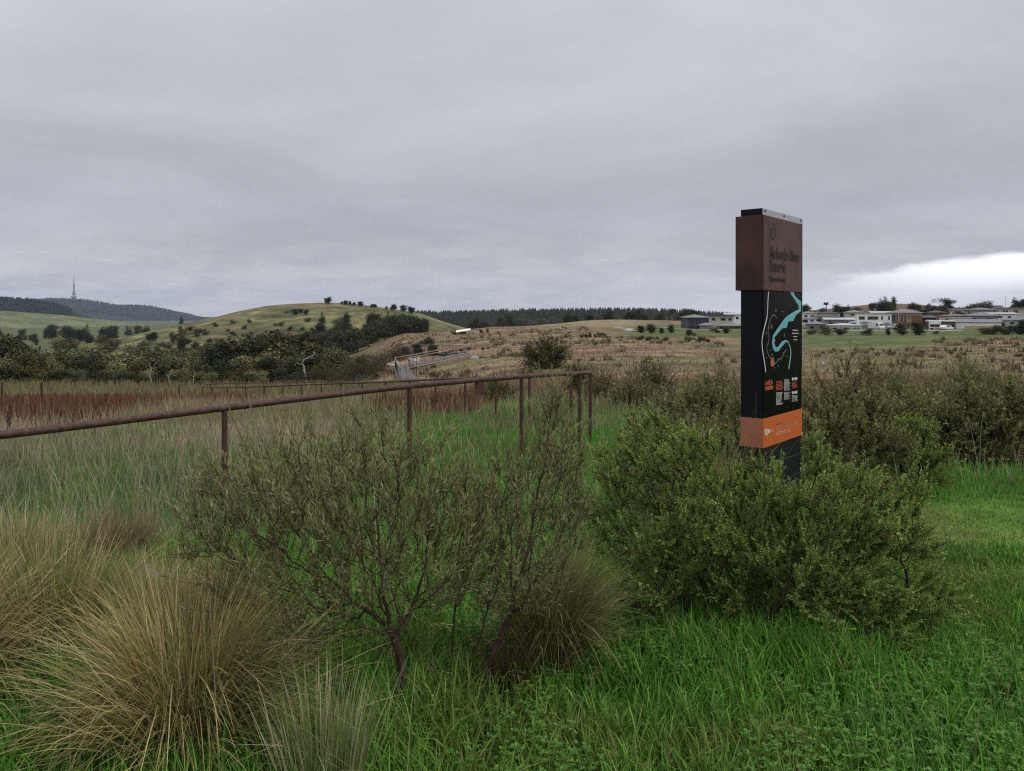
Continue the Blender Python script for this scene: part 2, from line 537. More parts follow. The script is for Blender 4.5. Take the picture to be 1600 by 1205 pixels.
def ground_col(x, y):
    a = x / np.maximum(y, 1)
    n = fbm(x, y, 2.6, 11)
    c = lerp(LUSH * 0.75, MIDG * .9, sstep(n, 0.3, 0.7))
    # the thin mossy patch of lawn beside the sign
    c = lerp(c, MOSS, 0.8 * sstep(a, 0.42, 0.5) * sstep(y, 4.5, 5.0) * sstep(-y, -7.0, -6.0) * sstep(n, .3, .6))
    c = lerp(c, STRAW * 0.75, 0.85 * wt_straw(x, y))
    c = lerp(c, RUST, wt_rust(x, y))
    # beyond the rail: the dry hillside
    m = fbm(x, y * 1.7, 16, 41)
    m2 = fbm(x * 1.0, y * 2.4, 34, 47)
    hillc = lerp(BROWN, PINK, sstep(m2, 0.42, 0.62))
    hillc = lerp(hillc, OLIVE, sstep(m, 0.44, 0.60) * 0.85)
    hillc = lerp(hillc, np.array((0.115, 0.078, 0.050)), sstep(fbm(x, y * 1.6, 5.5, 49), .54, .68) * .7)
    hillc = lerp(hillc, STRAW * 0.9, sstep(fbm(x, y * 2, 11, 44), 0.58, 0.74) * .6)
    hillc = lerp(hillc, OLIVE, sstep(a, 0.16, 0.38) * sstep(y, 30, 60) * sstep(-y, -150, -95) * .55)
    hillc = hillc * (0.60 + 0.80 * fbm(x, y * .7, 6, 53))[..., None]
    c = lerp(c, hillc, sstep(y, 27, 42) * (1 - sstep(-a, 0.12, 0.22) * sstep(-y, -62, -50)))
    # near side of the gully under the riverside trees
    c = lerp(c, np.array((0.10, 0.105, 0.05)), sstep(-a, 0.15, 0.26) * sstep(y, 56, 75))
    # mown park in front of the houses
    pk = sstep(a, 0.10, 0.19) * sstep(y, 145, 165) * sstep(-y, -330, -250)
    pk = np.maximum(pk, sstep(a, 0.26, 0.34) * sstep(y, 92, 118) * sstep(-y, -330, -290) * sstep(-a, -0.62, -0.5))
    c = lerp(c, lerp(PARK, OLIVE, sstep(m, 0.5, 0.7) * .5), np.clip(pk, 0, 1))
    crest = sstep(a, 0.0, 0.06) * sstep(-a, -0.20, -0.14) * sstep(y, 230, 290)
    c = lerp(c, STRAW * .85, crest)
    far = sstep(y, 480, 700)
    c = lerp(c, np.array((0.10, 0.115, 0.05)), far)
    return c * (0.85 + 0.3 * fbm(x, y, 1.1, 55))[..., None]


def grid_faces(nr, nc):
    i = np.arange(nr * nc).reshape(nr, nc)
    return np.stack([i[:-1, :-1], i[:-1, 1:], i[1:, 1:], i[1:, :-1]], -1).reshape(-1, 4)


ys = np.concatenate([np.linspace(-25, 0.5, 12), np.geomspace(0.9, 13500, 470)])
aa = np.concatenate([np.linspace(-2.6, -0.95, 25), np.linspace(-0.93, 0.93, 330), np.linspace(0.95, 2.6, 25)])
gy, ga = np.meshgrid(ys, aa, indexing='ij')
gx = ga * np.maximum(gy, 6.0)
gz = H(gx, gy)
V = np.stack([gx, gy, gz], -1).reshape(-1, 3)
gc = ground_col(V[:, 0], V[:, 1])
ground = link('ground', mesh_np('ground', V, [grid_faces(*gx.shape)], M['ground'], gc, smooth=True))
tag(ground, kind='structure')

HILLS = []


def hill(name, y0, prof, front, back, base, mat, colf, nx=160, ny=90, rough=0.0, rsc=40.0, margin=0.25):
    """a hill whose crest line is prof = [(u, v)...] seen at depth y0; it falls away on both sides to base"""
    us = np.array([p[0] for p in prof], float)
    zs = EYE - (np.array([p[1] for p in prof], float) - HORIZ) * y0 / FPX
    xs = (us - 800) / 1200 * y0
    fine = np.linspace(xs[0], xs[-1], nx)
    # smooth the crest polyline
    cz = np.interp(fine, xs, zs)
    ker = np.hanning(9)
    ker /= ker.sum()
    cz = np.convolve(np.pad(cz, 4, mode='edge'), ker, mode='valid')

    def hz(x, y):
        x, y = np.asarray(x, float), np.asarray(y, float)
        c = np.interp(x, fine, cz, left=base, right=base)
        t = np.where(y < y0, (y0 - y) / front, (y - y0) / back)
        s = 0.5 + 0.5 * np.cos(np.pi * np.clip(t, 0, 1))
        s = np.where(y < y0, 0.55 * s + 0.45 * (1 - np.clip(t, 0, 1)), s)
        z = base + (c - base) * s
        r = rough * (fbm(x, y, rsc, 71) - 0.5) * sstep(t, 0.0, 0.25) * sstep(-t, -1.0, -0.7) * np.clip((c - base) / 5, 0, 1)
        out = (t >= 1) | (x < fine[0]) | (x > fine[-1])
        return np.where(out, base - 6.0, z + r)
    yy_ = np.concatenate([y0 - front * (1 - np.linspace(0, 1, ny // 2) ** 1.0), y0 + back * np.linspace(0, 1, ny // 2)[1:]])
    gx_, gy_ = np.meshgrid(fine, yy_)
    gz_ = hz(gx_, gy_)
    V_ = np.stack([gx_, gy_, gz_], -1).reshape(-1, 3)
    o = link(name, mesh_np(name, V_, [grid_faces(len(yy_), nx)], mat, colf(V_[:, 0], V_[:, 1], V_[:, 2]), smooth=True))
    tag(o, kind='structure')
    HILLS.append((hz, base))
    return hz


def HH(x, y):
    z = H(x, y)
    for h, b0 in HILLS:
        q_ = h(x, y)
        z = np.where(q_ > b0 + 0.01, np.maximum(z, q_), z)
    return z


def zpx(v, d):
    return EYE - (v - HORIZ) * d / FPX


def xpx(u, d):
    return (u - 800) / 1200 * d


GREENHILL = np.array((0.132, 0.128, 0.060))


def c_green(x, y, z):
    n = fbm(x, y, 30, 81)
    m = fbm(x, y * 1.5, 11, 85)
    c = lerp(GREENHILL, np.array((0.180, 0.162, 0.080)), sstep(n, 0.4, 0.65))
    c = lerp(c, np.array((0.070, 0.082, 0.036)), sstep(m, 0.52, 0.68) * .8)
    return c * (0.5 + 1.0 * fbm(x, y * 1.3, 6.0, 87))[..., None]


def c_forest(x, y, z):
    n = fbm(x, y, 60, 91)
    return lerp(np.array((0.020, 0.027, 0.020)), np.array((0.036, 0.044, 0.030)), n)


hz_green = hill('grassy_hill', 560, [(150, 560), (215, 530), (270, 513), (300, 505), (340, 496), (380, 485), (420, 477.5), (460, 474.5), (500, 473), (540, 473.5), (570, 477),
                                     (600, 481), (640, 487), (665, 494), (700, 506), (740, 517), (800, 540)], 230, 200, -26, M['hill'], c_green, rough=6.0)


def c_meadow(x, y, z):
    n = fbm(x, y, 90, 95)
    return lerp(np.array((0.115, 0.135, 0.060)), np.array((0.155, 0.165, 0.08)), n)


hz_meadow = hill('meadow_slope', 1900, [(-500, 480), (-200, 480), (-60, 484), (0, 486), (60, 490), (110, 497), (160, 506), (240, 514), (330, 520), (420, 530)], 900, 500, -42, M['hill'], c_meadow, rough=8, rsc=150)
hz_wood = hill('wooded_hill', 2500, [(-500, 474), (-100, 470), (0, 469), (30, 471), (54, 473), (80, 480), (104, 491), (112, 499), (125, 515)], 380, 500, -60, M['hill'], c_forest, rough=14, rsc=60)
hz_mount = hill('mountain', 6000, [(-500, 480), (-100, 478), (0, 479), (40, 476), (56, 472), (76, 469.5), (100, 469.5), (120, 470.5), (140, 473), (165, 478), (182, 480.5), (200, 480),
                                   (222, 480), (240, 484), (260, 489), (285, 496), (305, 502), (330, 506), (420, 512)], 1900, 1500, -90, M['hill'], c_forest, nx=260, rough=40, rsc=220)
hz_pine = hill('forest_ridge', 950, [(560, 510), (610, 501), (650, 496), (700, 497), (760, 495), (840, 492.5), (920, 492), (1000, 492), (1060, 494), (1120, 498), (1200, 505)], 300, 300, -24, M['hill'], c_forest, rough=5)


def c_brownhill(x, y, z):
    return lerp(np.array((0.115, 0.088, 0.062)), np.array((0.16, 0.125, 0.085)), fbm(x, y, 25, 97))


hz_brown = hill('brown_hill', 620, [(1180, 500), (1250, 488), (1310, 482), (1350, 477.5), (1390, 473.5), (1420, 476), (1460, 481), (1520, 483), (1600, 482), (1700, 480), (1900, 480), (2100, 490)], 250, 250, -6, M['hill'], c_brownhill, rough=3)

# ------------------------------------------------------------------ plant machinery
def nrm(v):
    return v / np.maximum(np.linalg.norm(v, axis=-1, keepdims=True), 1e-9)


def ribbons(C, Wd, side, col):
    """C (n, s+1, 3) centre lines, Wd (n, s+1) half widths, side (n, 3), col (n, s+1, 3) -> V, F, colours"""
    n, s1, _ = C.shape
    Lf = C + side[:, None, :] * Wd[..., None]
    Rt = C - side[:, None, :] * Wd[..., None]
    V_ = np.stack([Lf, Rt], 2).reshape(-1, 3)
    k = np.arange(n)[:, None] * (s1 * 2) + np.arange(s1 - 1)[None] * 2
    F_ = np.stack([k, k + 1, k + 3, k + 2], -1).reshape(-1, 4)
    return V_, F_, np.repeat(col.reshape(-1, 3), 2, 0)


def blades(P, L, W, az, t0, bend, col0, col1, s=4, power=1.5, kink=0.0):
    """grass blades rooted at P; az heading, t0 first tilt from upright, bend added towards the tip"""
    n = len(P)
    i = np.linspace(0, 1, s + 1)
    th = t0[:, None] + bend[:, None] * i[None] ** power
    if kink:
        th = th + (rng.random((n, 1)) < kink) * (i[None] > 0.55) * rng.uniform(0.5, 1.6, (n, 1))
    d = np.stack([np.sin(th) * np.cos(az)[:, None], np.sin(th) * np.sin(az)[:, None], np.cos(th)], -1)
    st = d[:, :-1] * (L / s)[:, None, None]
    C = np.concatenate([np.zeros((n, 1, 3)), np.cumsum(st, 1)], 1) + P[:, None, :]
    ph = rng.uniform(-1.3, 1.3, n)
    hor = np.stack([-np.sin(az), np.cos(az), np.zeros(n)], -1)
    oth = np.stack([np.cos(az), np.sin(az), np.zeros(n)], -1)
    side = hor * np.cos(ph)[:, None] + oth * np.sin(ph)[:, None]
    Wd = W[:, None] * (1 - 0.93 * i[None] ** 2.2)
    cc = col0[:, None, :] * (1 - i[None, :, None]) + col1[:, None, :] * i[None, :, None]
    return ribbons(C, Wd, side, cc)


def leaves(Bp, D, L, W, col):
    """one diamond per leaf"""
    n = len(Bp)
    sd = nrm(np.cross(D, rng.normal(size=(n, 3))))
    up = np.cross(sd, D)
    mid = Bp + D * (L * 0.45)[:, None]
    tip = Bp + D * L[:, None] - up * (L * 0.10)[:, None]
    V_ = np.stack([Bp, mid + sd * W[:, None], tip, mid - sd * W[:, None]], 1).reshape(-1, 3)
    F_ = (np.arange(n)[:, None] * 4 + np.arange(4)[None])
    return V_, F_, np.repeat(col, 4, 0)


def merge(parts):
    Vs, Fs, Cs, o = [], {}, [], 0
    for v, f, c in parts:
        Vs.append(v)
        Cs.append(c)
        Fs.setdefault(f.shape[1], []).append(f + o)
        o += len(v)
    return np.concatenate(Vs), [np.concatenate(f) for f in Fs.values()], np.concatenate(Cs)


def clump(A, n, sig):
    """gather points into n clumps"""
    c = A[rng.choice(len(A), n, replace=False)]
    return c[rng.integers(0, n, len(A))] + rng.normal(0, sig, A.shape)


def in_ells(ells, n):
    """n points spread through a union of ellipsoids (x, y, z, rx, ry, rz), a little denser towards the skin"""
    w = np.array([e[3] * e[4] * e[5] for e in ells]) ** 0.75
    k = rng.choice(len(ells), n, p=w / w.sum())
    d = nrm(rng.normal(size=(n, 3)))
    r = rng.random(n) ** 0.38
    E_ = np.array(ells)[k]
    return E_[:, :3] + d * r[:, None] * E_[:, 3:]


def colonize(starts, attr, step, infl, kill, iters, up=0.15, wob=0.15):
    """space colonisation: starts = list of polylines (trunks) -> nodes, parents"""
    N, Pn = [], []
    for line in starts:
        for i, p in enumerate(line):
            N.append(p)
            Pn.append(-1 if i == 0 else len(N) - 2)
    N = np.array(N, float)
    Pn = list(Pn)
    A = np.array(attr, float)
    d = np.linalg.norm(A[:, None] - N[None], axis=2)
    near, nd = d.argmin(1), d.min(1)
    alive = nd > kill
    for _ in range(iters):
        act = np.where(alive & (nd < infl))[0]
        if len(act) == 0:
            if alive.any():
                infl *= 1.5
                if infl > 5:
                    break
                continue
            break
        dirs = nrm(A[act] - N[near[act]])
        ids, inv = np.unique(near[act], return_inverse=True)
        sm = np.zeros((len(ids), 3))
        np.add.at(sm, inv, dirs)
        sm = nrm(nrm(sm) + np.array((0, 0, up)) + rng.normal(size=sm.shape) * wob)
        new = N[ids] + sm * step
        base = len(N)
        N = np.concatenate([N, new])
        Pn += list(ids)
        dn = np.linalg.norm(A[:, None] - new[None], axis=2)
        mi, mv = dn.argmin(1), dn.min(1)
        upd = mv < nd
        near = np.where(upd, mi + base, near)
        nd = np.where(upd, mv, nd)
        alive &= nd > kill
        if len(N) > 9000:
            break
    return N, np.array(Pn)


def radii(N, Pn, tip, expo=2.3, rmax=None):
    n = len(N)
    acc = np.zeros(n)
    kids = np.bincount(Pn[Pn >= 0], minlength=n)
    for i in range(n - 1, -1, -1):
        if kids[i] == 0:
            acc[i] += tip ** expo
        if Pn[i] >= 0:
            acc[Pn[i]] += acc[i]
    r = acc ** (1 / expo)
    cnt = np.where(kids == 0, 1, 0)
    for i in range(n - 1, -1, -1):
        if Pn[i] >= 0:
            cnt[Pn[i]] += cnt[i]
    if rmax:
        m = r.max()
        if m > 0:
            r = tip + (rmax - tip) * (np.maximum(r - tip, 0) / max(m - tip, 1e-6)) ** 1.35
    return r, kids, cnt


def limb_mesh(N, Pn, r, k=5):
    """tubes along the graph: one ring per node"""
    n = len(N)
    d = np.zeros((n, 3))
    has = Pn >= 0
    d[has] = N[has] - N[Pn[has]]
    first = np.where(~has)[0]
    d[first] = (0, 0, 1)
    d = nrm(d + 1e-6)
    ref = np.where(np.abs(d[:, 1:2]) < 0.9, np.array([[0, 1.0, 0]]), np.array([[1.0, 0, 0]]))
    a = nrm(np.cross(d, ref))
    c = np.cross(d, a)
    t = np.arange(k) * 2 * np.pi / k
    ring = N[:, None] + (a[:, None] * np.cos(t)[None, :, None] + c[:, None] * np.sin(t)[None, :, None]) * r[:, None, None]
    ch = np.where(has)[0]
    j = np.arange(k)
    j2 = (j + 1) % k
    p_ = Pn[ch][:, None] * k
    q_ = ch[:, None] * k
    F_ = np.stack([p_ + j, p_ + j2, q_ + j2, q_ + j], -1).reshape(-1, 4)
    return ring.reshape(-1, 3), F_


def shoots(N, Pn, r, pick, centre, nlv, slen, llen, lwid, cols, young, upw=0.5, outw=0.5, dirw=0.6, open_=0.9, per=1, droop=0.0):
    """leafy shoots at the picked nodes; returns twig ribbons and leaves"""
    ids = np.repeat(pick, per)
    n = len(ids)
    pd = np.where(Pn[ids][:, None] >= 0, N[ids] - N[Pn[ids]], np.array([[0, 0, 1.0]]))
    out = nrm(N[ids] - np.asarray(centre))
    D = nrm(nrm(pd) * dirw + out * outw + np.array((0, 0, 1.0)) * upw + rng.normal(size=(n, 3)) * 0.35)
    Ls = slen * rng.uniform(0.55, 1.25, n)
    t = (np.arange(nlv) + 0.6) / nlv
    bendv = nrm(rng.normal(size=(n, 3)) + np.array((0, 0, 0.6 - 2 * droop))) * 0.22
    pos = N[ids][:, None] + (D[:, None] * t[None, :, None] + bendv[:, None] * (t ** 2)[None, :, None]) * Ls[:, None, None]
    ax = nrm(D[:, None] + 2 * bendv[:, None] * t[None, :, None])
    ang = (np.arange(nlv) * 2.4)[None] + rng.uniform(0, 6.3, (n, 1))
    ref = nrm(rng.normal(size=(n, 1, 3)))
    a = nrm(np.cross(ax, np.broadcast_to(ref, ax.shape)))
    c = np.cross(ax, a)
    op = open_ * (1.15 - 0.75 * t)[None, :, None] * rng.uniform(0.7, 1.3, (n, nlv, 1))
    ld = nrm(ax * np.cos(op) + (a * np.cos(ang)[..., None] + c * np.sin(ang)[..., None]) * np.sin(op))
    m = n * nlv
    ci = rng.integers(0, len(cols), n)
    base = np.asarray(cols)[ci][:, None] * rng.uniform(0.75, 1.3, (n, nlv, 1))
    yt = (t[None, :, None] ** 2) * rng.uniform(0.2, 1.0, (n, 1, 1))
    lc = base * (1 - yt) + np.asarray(young) * yt
    lv = leaves(pos.reshape(m, 3), ld.reshape(m, 3), llen * rng.uniform(0.6, 1.3, m), lwid * rng.uniform(0.7, 1.25, m), lc.reshape(m, 3))
    tw_c = np.stack([N[ids], N[ids] + (D * .5 + bendv * .25) * Ls[:, None], N[ids] + (D + bendv) * Ls[:, None]], 1)
    sd = nrm(np.cross(D, rng.normal(size=(n, 3))))
    wv = np.tile(np.array([[0.0016, 0.0012, 0.0006]]), (n, 1)) * max(1.0, slen / 0.16)
    return lv, (tw_c, wv, sd)


def make_shrub(name, label, base, ells, starts, nattr, step, kill, tip, rmax, style, seed_pick=0.5, group=None, cat='shrub', infl=0.6, bark='bark', up=0.2, wob=0.18, minr=None, clumps=None):
    """a shrub: root > stem (woody frame), foliage. base = root position; the rest is in world coordinates"""
    root = empty(name, base, 0, label, cat, group)
    off = np.array(base, float)
    A = in_ells(ells, nattr)
    if clumps:
        A = clump(A, *clumps)
    A = A[A[:, 2] > off[2] + 0.06]
    N, Pn = colonize(starts, A, step, infl, kill, 140, up, wob)
    r, kids, cnt = radii(N, Pn, tip, 2.2, rmax)
    v, f = limb_mesh(N - off, Pn, r, 6)
    sm_ = mesh_np('stem', v, [f], M[bark], smooth=True)
    link('stem', sm_, root)
    thin = np.where(cnt <= 4)[0]
    tips = np.where(kids == 0)[0]
    pick = np.concatenate([tips, rng.choice(thin, int(len(thin) * seed_pick), replace=False)])
    # no more than two shoots start from one spot
    rng.shuffle(pick)
    cell = np.floor(N[pick] / (step * .9)).astype(np.int64)
    key = cell[:, 0] * 73856093 ^ cell[:, 1] * 19349663 ^ cell[:, 2] * 83492791
    seen, kept = {}, []
    for i_, k_ in enumerate(key):
        if seen.get(k_, 0) < 2:
            seen[k_] = seen.get(k_, 0) + 1
            kept.append(pick[i_])
    pick = np.array(kept)
    ctr = A.mean(0) - np.array((0, 0, 0.25))
    parts = []
    for st in style:
        kw = dict(st)
        frac = kw.pop('frac', 1.0)
        pk = rng.choice(pick, max(1, int(len(pick) * frac)), replace=frac > 1)
        lv, tw = shoots(N, Pn, r, pk, ctr, **kw)
        tv = ribbons(tw[0], tw[1], tw[2], np.tile(np.array((0.07, 0.05, 0.03)), (len(tw[0]), 3, 1)))
        parts += [lv, tv]
    v, f, c = merge(parts)
    fo = link('foliage', mesh_np('foliage', v - off, f, M['leaf'], c), root)
    fo['kind'] = 'stuff'
    return root


def tussock(name, label, base, n, rad, L, tilt, bend, c0, c1s, wid, group=None, az0=None, azs=None, s=6, green=None, gfrac=0.0, kink=0.14, lvar=0.4, droop_n=0):
    P = np.zeros((n, 3))
    rr = rad * np.sqrt(rng.random(n))
    an = rng.uniform(0, 2 * np.pi, n)
    P[:, 0], P[:, 1] = rr * np.cos(an), rr * np.sin(an)
    az = an + rng.normal(0, 0.5, n)
    if az0 is not None:
        az = np.where(rng.random(n) < 0.6, rng.normal(az0, azs, n), az)
    t0 = np.abs(rng.normal(0, tilt, n)) * (0.4 + 0.6 * rr / rad)
    bd = np.abs(rng.normal(bend, bend * 0.5, n))
    Ls = L * rng.uniform(1 - lvar, 1.1, n)
    cc = np.array(c1s)[rng.integers(0, len(c1s), n)] * rng.uniform(0.7, 1.3, (n, 1))
    b0 = np.tile(np.array(c0), (n, 1)) * rng.uniform(0.7, 1.3, (n, 1))
    if green is not None:
        g = rng.random(n) < gfrac
        cc[g] = np.array(green) * rng.uniform(0.7, 1.3, (g.sum(), 1))
    # the clump greys, greens and bleaches in sectors
    sec = vnoise((az + 7) * 1.6, rr / rad * 2.0 + base[0] * 5, 17)[:, None]
    sec2 = vnoise((az + 7) * 2.3, rr / rad * 2.0 + base[1] * 5, 19)[:, None]
    cc = cc * (0.62 + 0.72 * sec)
    cc = cc * (1 - 0.55 * (sec2 > .58)) + np.array((0.22, 0.23, 0.09)) * 0.55 * (sec2 > .58)
    v, f, c = blades(P, Ls, wid * rng.uniform(0.6, 1.3, n), az, t0, bd, b0, cc, s, 1.5, kink)
    v[:, 2] = np.maximum(v[:, 2], 0.004 + 0.01 * rng.random(len(v)))
    me = mesh_np(name, v, [f], M['blade'], c)
    o = link(name, me, None, base)
    return tag(o, label, 'grass tussock', group)

# ------------------------------------------------------------------ houses and other structures (far side of the park)
def g(u, d):
    return float(H(xpx(u, d), d))


def window(mb_parent, x0, x1, z0, z1, yf, name='window', framec='frame', panes=1):
    """frame ring proud of the wall with panes set back inside it"""
    t = max(0.05, min(0.09, (x1 - x0) * 0.08))
    fr = MB()
    fr.box(x0, x1, yf - .06, yf + .02, z1 - t, z1)
    fr.box(x0, x1, yf - .06, yf + .02, z0, z0 + t)
    fr.box(x0, x0 + t, yf - .06, yf + .02, z0 + t, z1 - t)
    fr.box(x1 - t, x1, yf - .06, yf + .02, z0 + t, z1 - t)
    wd_ = (x1 - x0 - 2 * t) / panes
    for i in range(1, panes):
        xm = x0 + t + wd_ * i
        fr.box(xm - .03, xm + .03, yf - .055, yf + .015, z0 + t, z1 - t)
    w = fr.build(name, M[framec], mb_parent)
    for i in range(panes):
        a0 = x0 + t + wd_ * i + (.03 if i else 0)
        a1 = x0 + t + wd_ * (i + 1) - (.03 if i < panes - 1 else 0)
        MB().box(a0, a1, yf - .035, yf - .015, z0 + t, z1 - t).build('pane', M['glass'], w)
    return w


def roof_mesh(kind, w, dp, z, rh, ov=0.5, th=0.18):
    m = MB()
    x0, x1, y0, y1 = -w / 2 - ov, w / 2 + ov, -ov, dp + ov
    if kind == 'flat':
        m.box(x0, x1, y0, y1, z, z + max(rh, .2))
    elif kind == 'skillion':      # rises towards the back
        v = [(x0, y0, z), (x1, y0, z), (x1, y1, z + rh), (x0, y1, z + rh), (x0, y0, z + th), (x1, y0, z + th), (x1, y1, z + rh + th), (x0, y1, z + rh + th)]
        m.add(v, [(0, 3, 2, 1), (4, 5, 6, 7), (0, 1, 5, 4), (1, 2, 6, 5), (2, 3, 7, 6), (3, 0, 4, 7)])
    elif kind == 'slope':         # rises towards +x
        v = [(x0, y0, z), (x1, y0, z + rh), (x1, y1, z + rh), (x0, y1, z), (x0, y0, z + th), (x1, y0, z + rh + th), (x1, y1, z + rh + th), (x0, y1, z + th)]
        m.add(v, [(0, 3, 2, 1), (4, 5, 6, 7), (0, 1, 5, 4), (1, 2, 6, 5), (2, 3, 7, 6), (3, 0, 4, 7)])
    elif kind == 'hip':
        h = min(dp / 2, w / 2) + ov
        m.box(x0, x1, y0, y1, z, z + th)
        z2 = z + th + .003
        rx = max(w / 2 + ov - h, 0.3)
        yc = dp / 2
        v = [(x0, y0, z2), (x1, y0, z2), (x1, y1, z2), (x0, y1, z2), (-rx, yc, z2 + rh), (rx, yc, z2 + rh)]
        m.add(v, [(0, 1, 5, 4), (1, 2, 5), (2, 3, 4, 5), (3, 0, 4), (0, 3, 2, 1)])
    elif kind == 'gable':
        yc = dp / 2
        v = [(x0, y0, z), (x1, y0, z), (x1, yc, z + rh), (x0, yc, z + rh), (x0, y1, z), (x1, y1, z)]
        v += [(a, b_, c + th) for a, b_, c in v]
        m.add(v, [(0, 1, 2, 3)[::-1], (3, 2, 5, 4)[::-1], (6, 7, 8, 9), (9, 8, 11, 10), (0, 1, 7, 6), (4, 10, 11, 5), (0, 6, 9, 3), (3, 9, 10, 4), (1, 2, 8, 7), (2, 5, 11, 8)])
    return m


def house(u0, u1, vt, vb, d, dp, wall, roof, rk, rpx, label, wins=(), rot=0.0, base=None, extra=None, ov=0.5, name='house'):
    """wins: (u0, u1, v0, v1, panes, kind) in photograph pixels on the front wall"""
    uc = (u0 + u1) / 2
    k = d / FPX
    xb, yb = xpx(uc, d), d
    th_ = math.atan2(xb, yb)
    kx = k * math.cos(th_ * .8)
    rot = rot - th_ * .8          # the fronts look down the slope towards the river
    w = (u1 - u0) * kx
    zt = zpx(vt, d)
    zb = min(g(uc, d), g(u0, d), g(u1, d), zpx(vb, d)) - .3
    rt = empty(name, (xb, yb, zb), rot, label, 'house', 'houses across the park')
    zl = zt - zb
    MB().box(-w / 2, w / 2, 0, dp, 0, zl).build('wall', M[wall], rt)
    roof_mesh(rk, w, dp, zl + .003, rpx * k, ov).build('roof', M[roof], rt)
    for wn in wins:
        a0, a1, b0, b1 = (wn[0] - uc) * kx, (wn[1] - uc) * kx, zpx(wn[3], d) - zb, zpx(wn[2], d) - zb
        pn = wn[4] if len(wn) > 4 else 1
        kd = wn[5] if len(wn) > 5 else 'window'
        if kd == 'window':
            window(rt, a0, a1, b0, b1, -.002, panes=pn)
        elif kd == 'garage':
            gd = MB()
            for i in range(4):
                z0 = b0 + (b1 - b0) * i / 4
                gd.box(a0, a1, -.06, .02, z0 + .015, b0 + (b1 - b0) * (i + 1) / 4 - .015)
            gd.build('garage_door', M['garage'], rt)
        else:                      # a cladding panel of its own material
            MB().box(a0, a1, -.08 * pn, -.003, b0, b1).build('wall_panel', M[kd], rt)
    return rt, zb, k, uc


# left group, seen to the left of the sign
house(1074, 1108, 497, 517, 232, 11, 'darkwall', 'roofgrey', 'hip', 4.5, 'two storey charcoal house with grey hip roof at the edge of the park',
      [(1077, 1083, 499, 505, 1), (1088, 1095, 499, 505, 2), (1101, 1106, 499, 505, 1), (1076, 1084, 509, 516, 2), (1096, 1111, 507.5, 509, 1, 'white')], .15)
house(1094, 1114, 509, 518, 226, 6, 'greywall', 'roofgrey', 'hip', 3.5, 'low grey garage wing with pale door beside the charcoal house', [(1097, 1109, 511.5, 518, 1, 'garage')])
house(1108, 1146, 494, 512, 262, 12, 'cream', 'roofdark', 'flat', 1.6, 'long pale two storey house with thin dark flat roof above the brown wall', [(1112, 1118, 497, 501), (1126, 1134, 497, 501, 2), (1138, 1143, 497, 501)])
house(1134, 1170, 492, 508, 290, 12, 'white', 'roofpale', 'skillion', 2, 'white house with pale skillion roof, highest beside the sign post', [(1140, 1146, 495, 499), (1150, 1154, 495, 499)])
house(1119, 1172, 510, 519.5, 238, 10, 'brick', 'roofgrey', 'hip', 3.5, 'long low brown brick house with grey roof just short of the sign', [(1126, 1133, 512, 516), (1150, 1160, 512, 516, 2)], -.05)
# right group
house(1225, 1275, 498, 514, 275, 11, 'white', 'roofpale', 'flat', 1.5, 'white flat roofed house half hidden behind the sign', [(1254, 1262, 500, 504, 2), (1266, 1271, 500, 504)])
house(1262, 1290, 507, 519, 236, 9, 'greywall', 'roofgrey', 'hip', 4, 'small grey house with grey hip roof near the sign', [(1266, 1272, 510, 514), (1280, 1286, 509.5, 514, 2)])
house(1270, 1312, 496, 508, 300, 12, 'greywall', 'roofdark', 'hip', 5, 'grey house with broad charcoal hip roof behind the small grey one', [(1276, 1283, 499, 503), (1296, 1303, 499, 503)])
house(1290, 1338, 500, 512, 262, 10, 'greywall', 'roofpale', 'skillion', 2.5, 'low house with long pale roof left of the white cube house', [(1296, 1303, 503, 507), (1316, 1326, 503, 507, 2)])
house(1296, 1346, 509, 520, 238, 9, 'white', 'roofpale', 'hip', 3.0, 'low white house with pale hip roof in front row by round shrubs', [(1302, 1309, 512, 516), (1318, 1328, 512, 516, 2), (1333, 1343, 512, 520, 1, 'garage')])
house(1322, 1350, 489, 502, 300, 11, 'cream', 'roofgrey', 'hip', 4, 'cream upper storey house under a grey hip roof, below the brown hill', [(1330, 1341, 490.5, 493, 2)])
house(1340, 1392, 491.5, 519, 244, 10, 'white', 'roofpale', 'flat', 1.2, 'white two storey cube house with long dark upstairs windows',
      [(1342.5, 1351.5, 494.5, 499.5, 1), (1356, 1372, 494.5, 499.5, 3), (1376.5, 1379, 494.3, 499.5), (1387, 1389.5, 494, 500), (1344, 1362, 503.2, 505, 3, 'roofgrey'),
       (1346, 1360, 507, 518.5, 1, 'garage'), (1366, 1390, 504, 519, 1, 'greywall'), (1381, 1388, 508, 514, 2)], 0, ov=.15)
house(1364, 1397, 489.5, 500, 275, 14, 'white', 'roofpale', 'skillion', 2.5, 'house with long pale skillion roof rising behind the white cube house', [(1384, 1390, 491, 493)])
house(1394, 1440, 489.5, 520, 246, 12, 'sand', 'roofgrey', 'hip', 5.5, 'two storey brown house with tall narrow slot windows and grey hip roof',
      [(1393.5, 1400, 492, 503, 1, 'darkwall'), (1408, 1411, 492, 504), (1413.5, 1416, 492, 504), (1419, 1421, 492, 498), (1401, 1406, 492, 504, 1, 'brick'), (1424, 1440, 493, 506, 2, 'brick'), (1394, 1423, 504.5, 507, 3, 'brick'),
       (1418, 1420.5, 507.5, 519), (1423, 1425, 507.5, 519), (1429, 1432, 507.5, 517), (1400, 1412, 509, 519, 1, 'garage')], .04)
house(1438, 1462, 497, 520, 252, 10, 'redbrick', 'roofdark', 'skillion', 3, 'dark red brick house with sloping charcoal roof beside the white portal house', [(1442, 1446, 503, 508), (1452, 1456, 501, 507), (1442, 1446, 511, 517)])
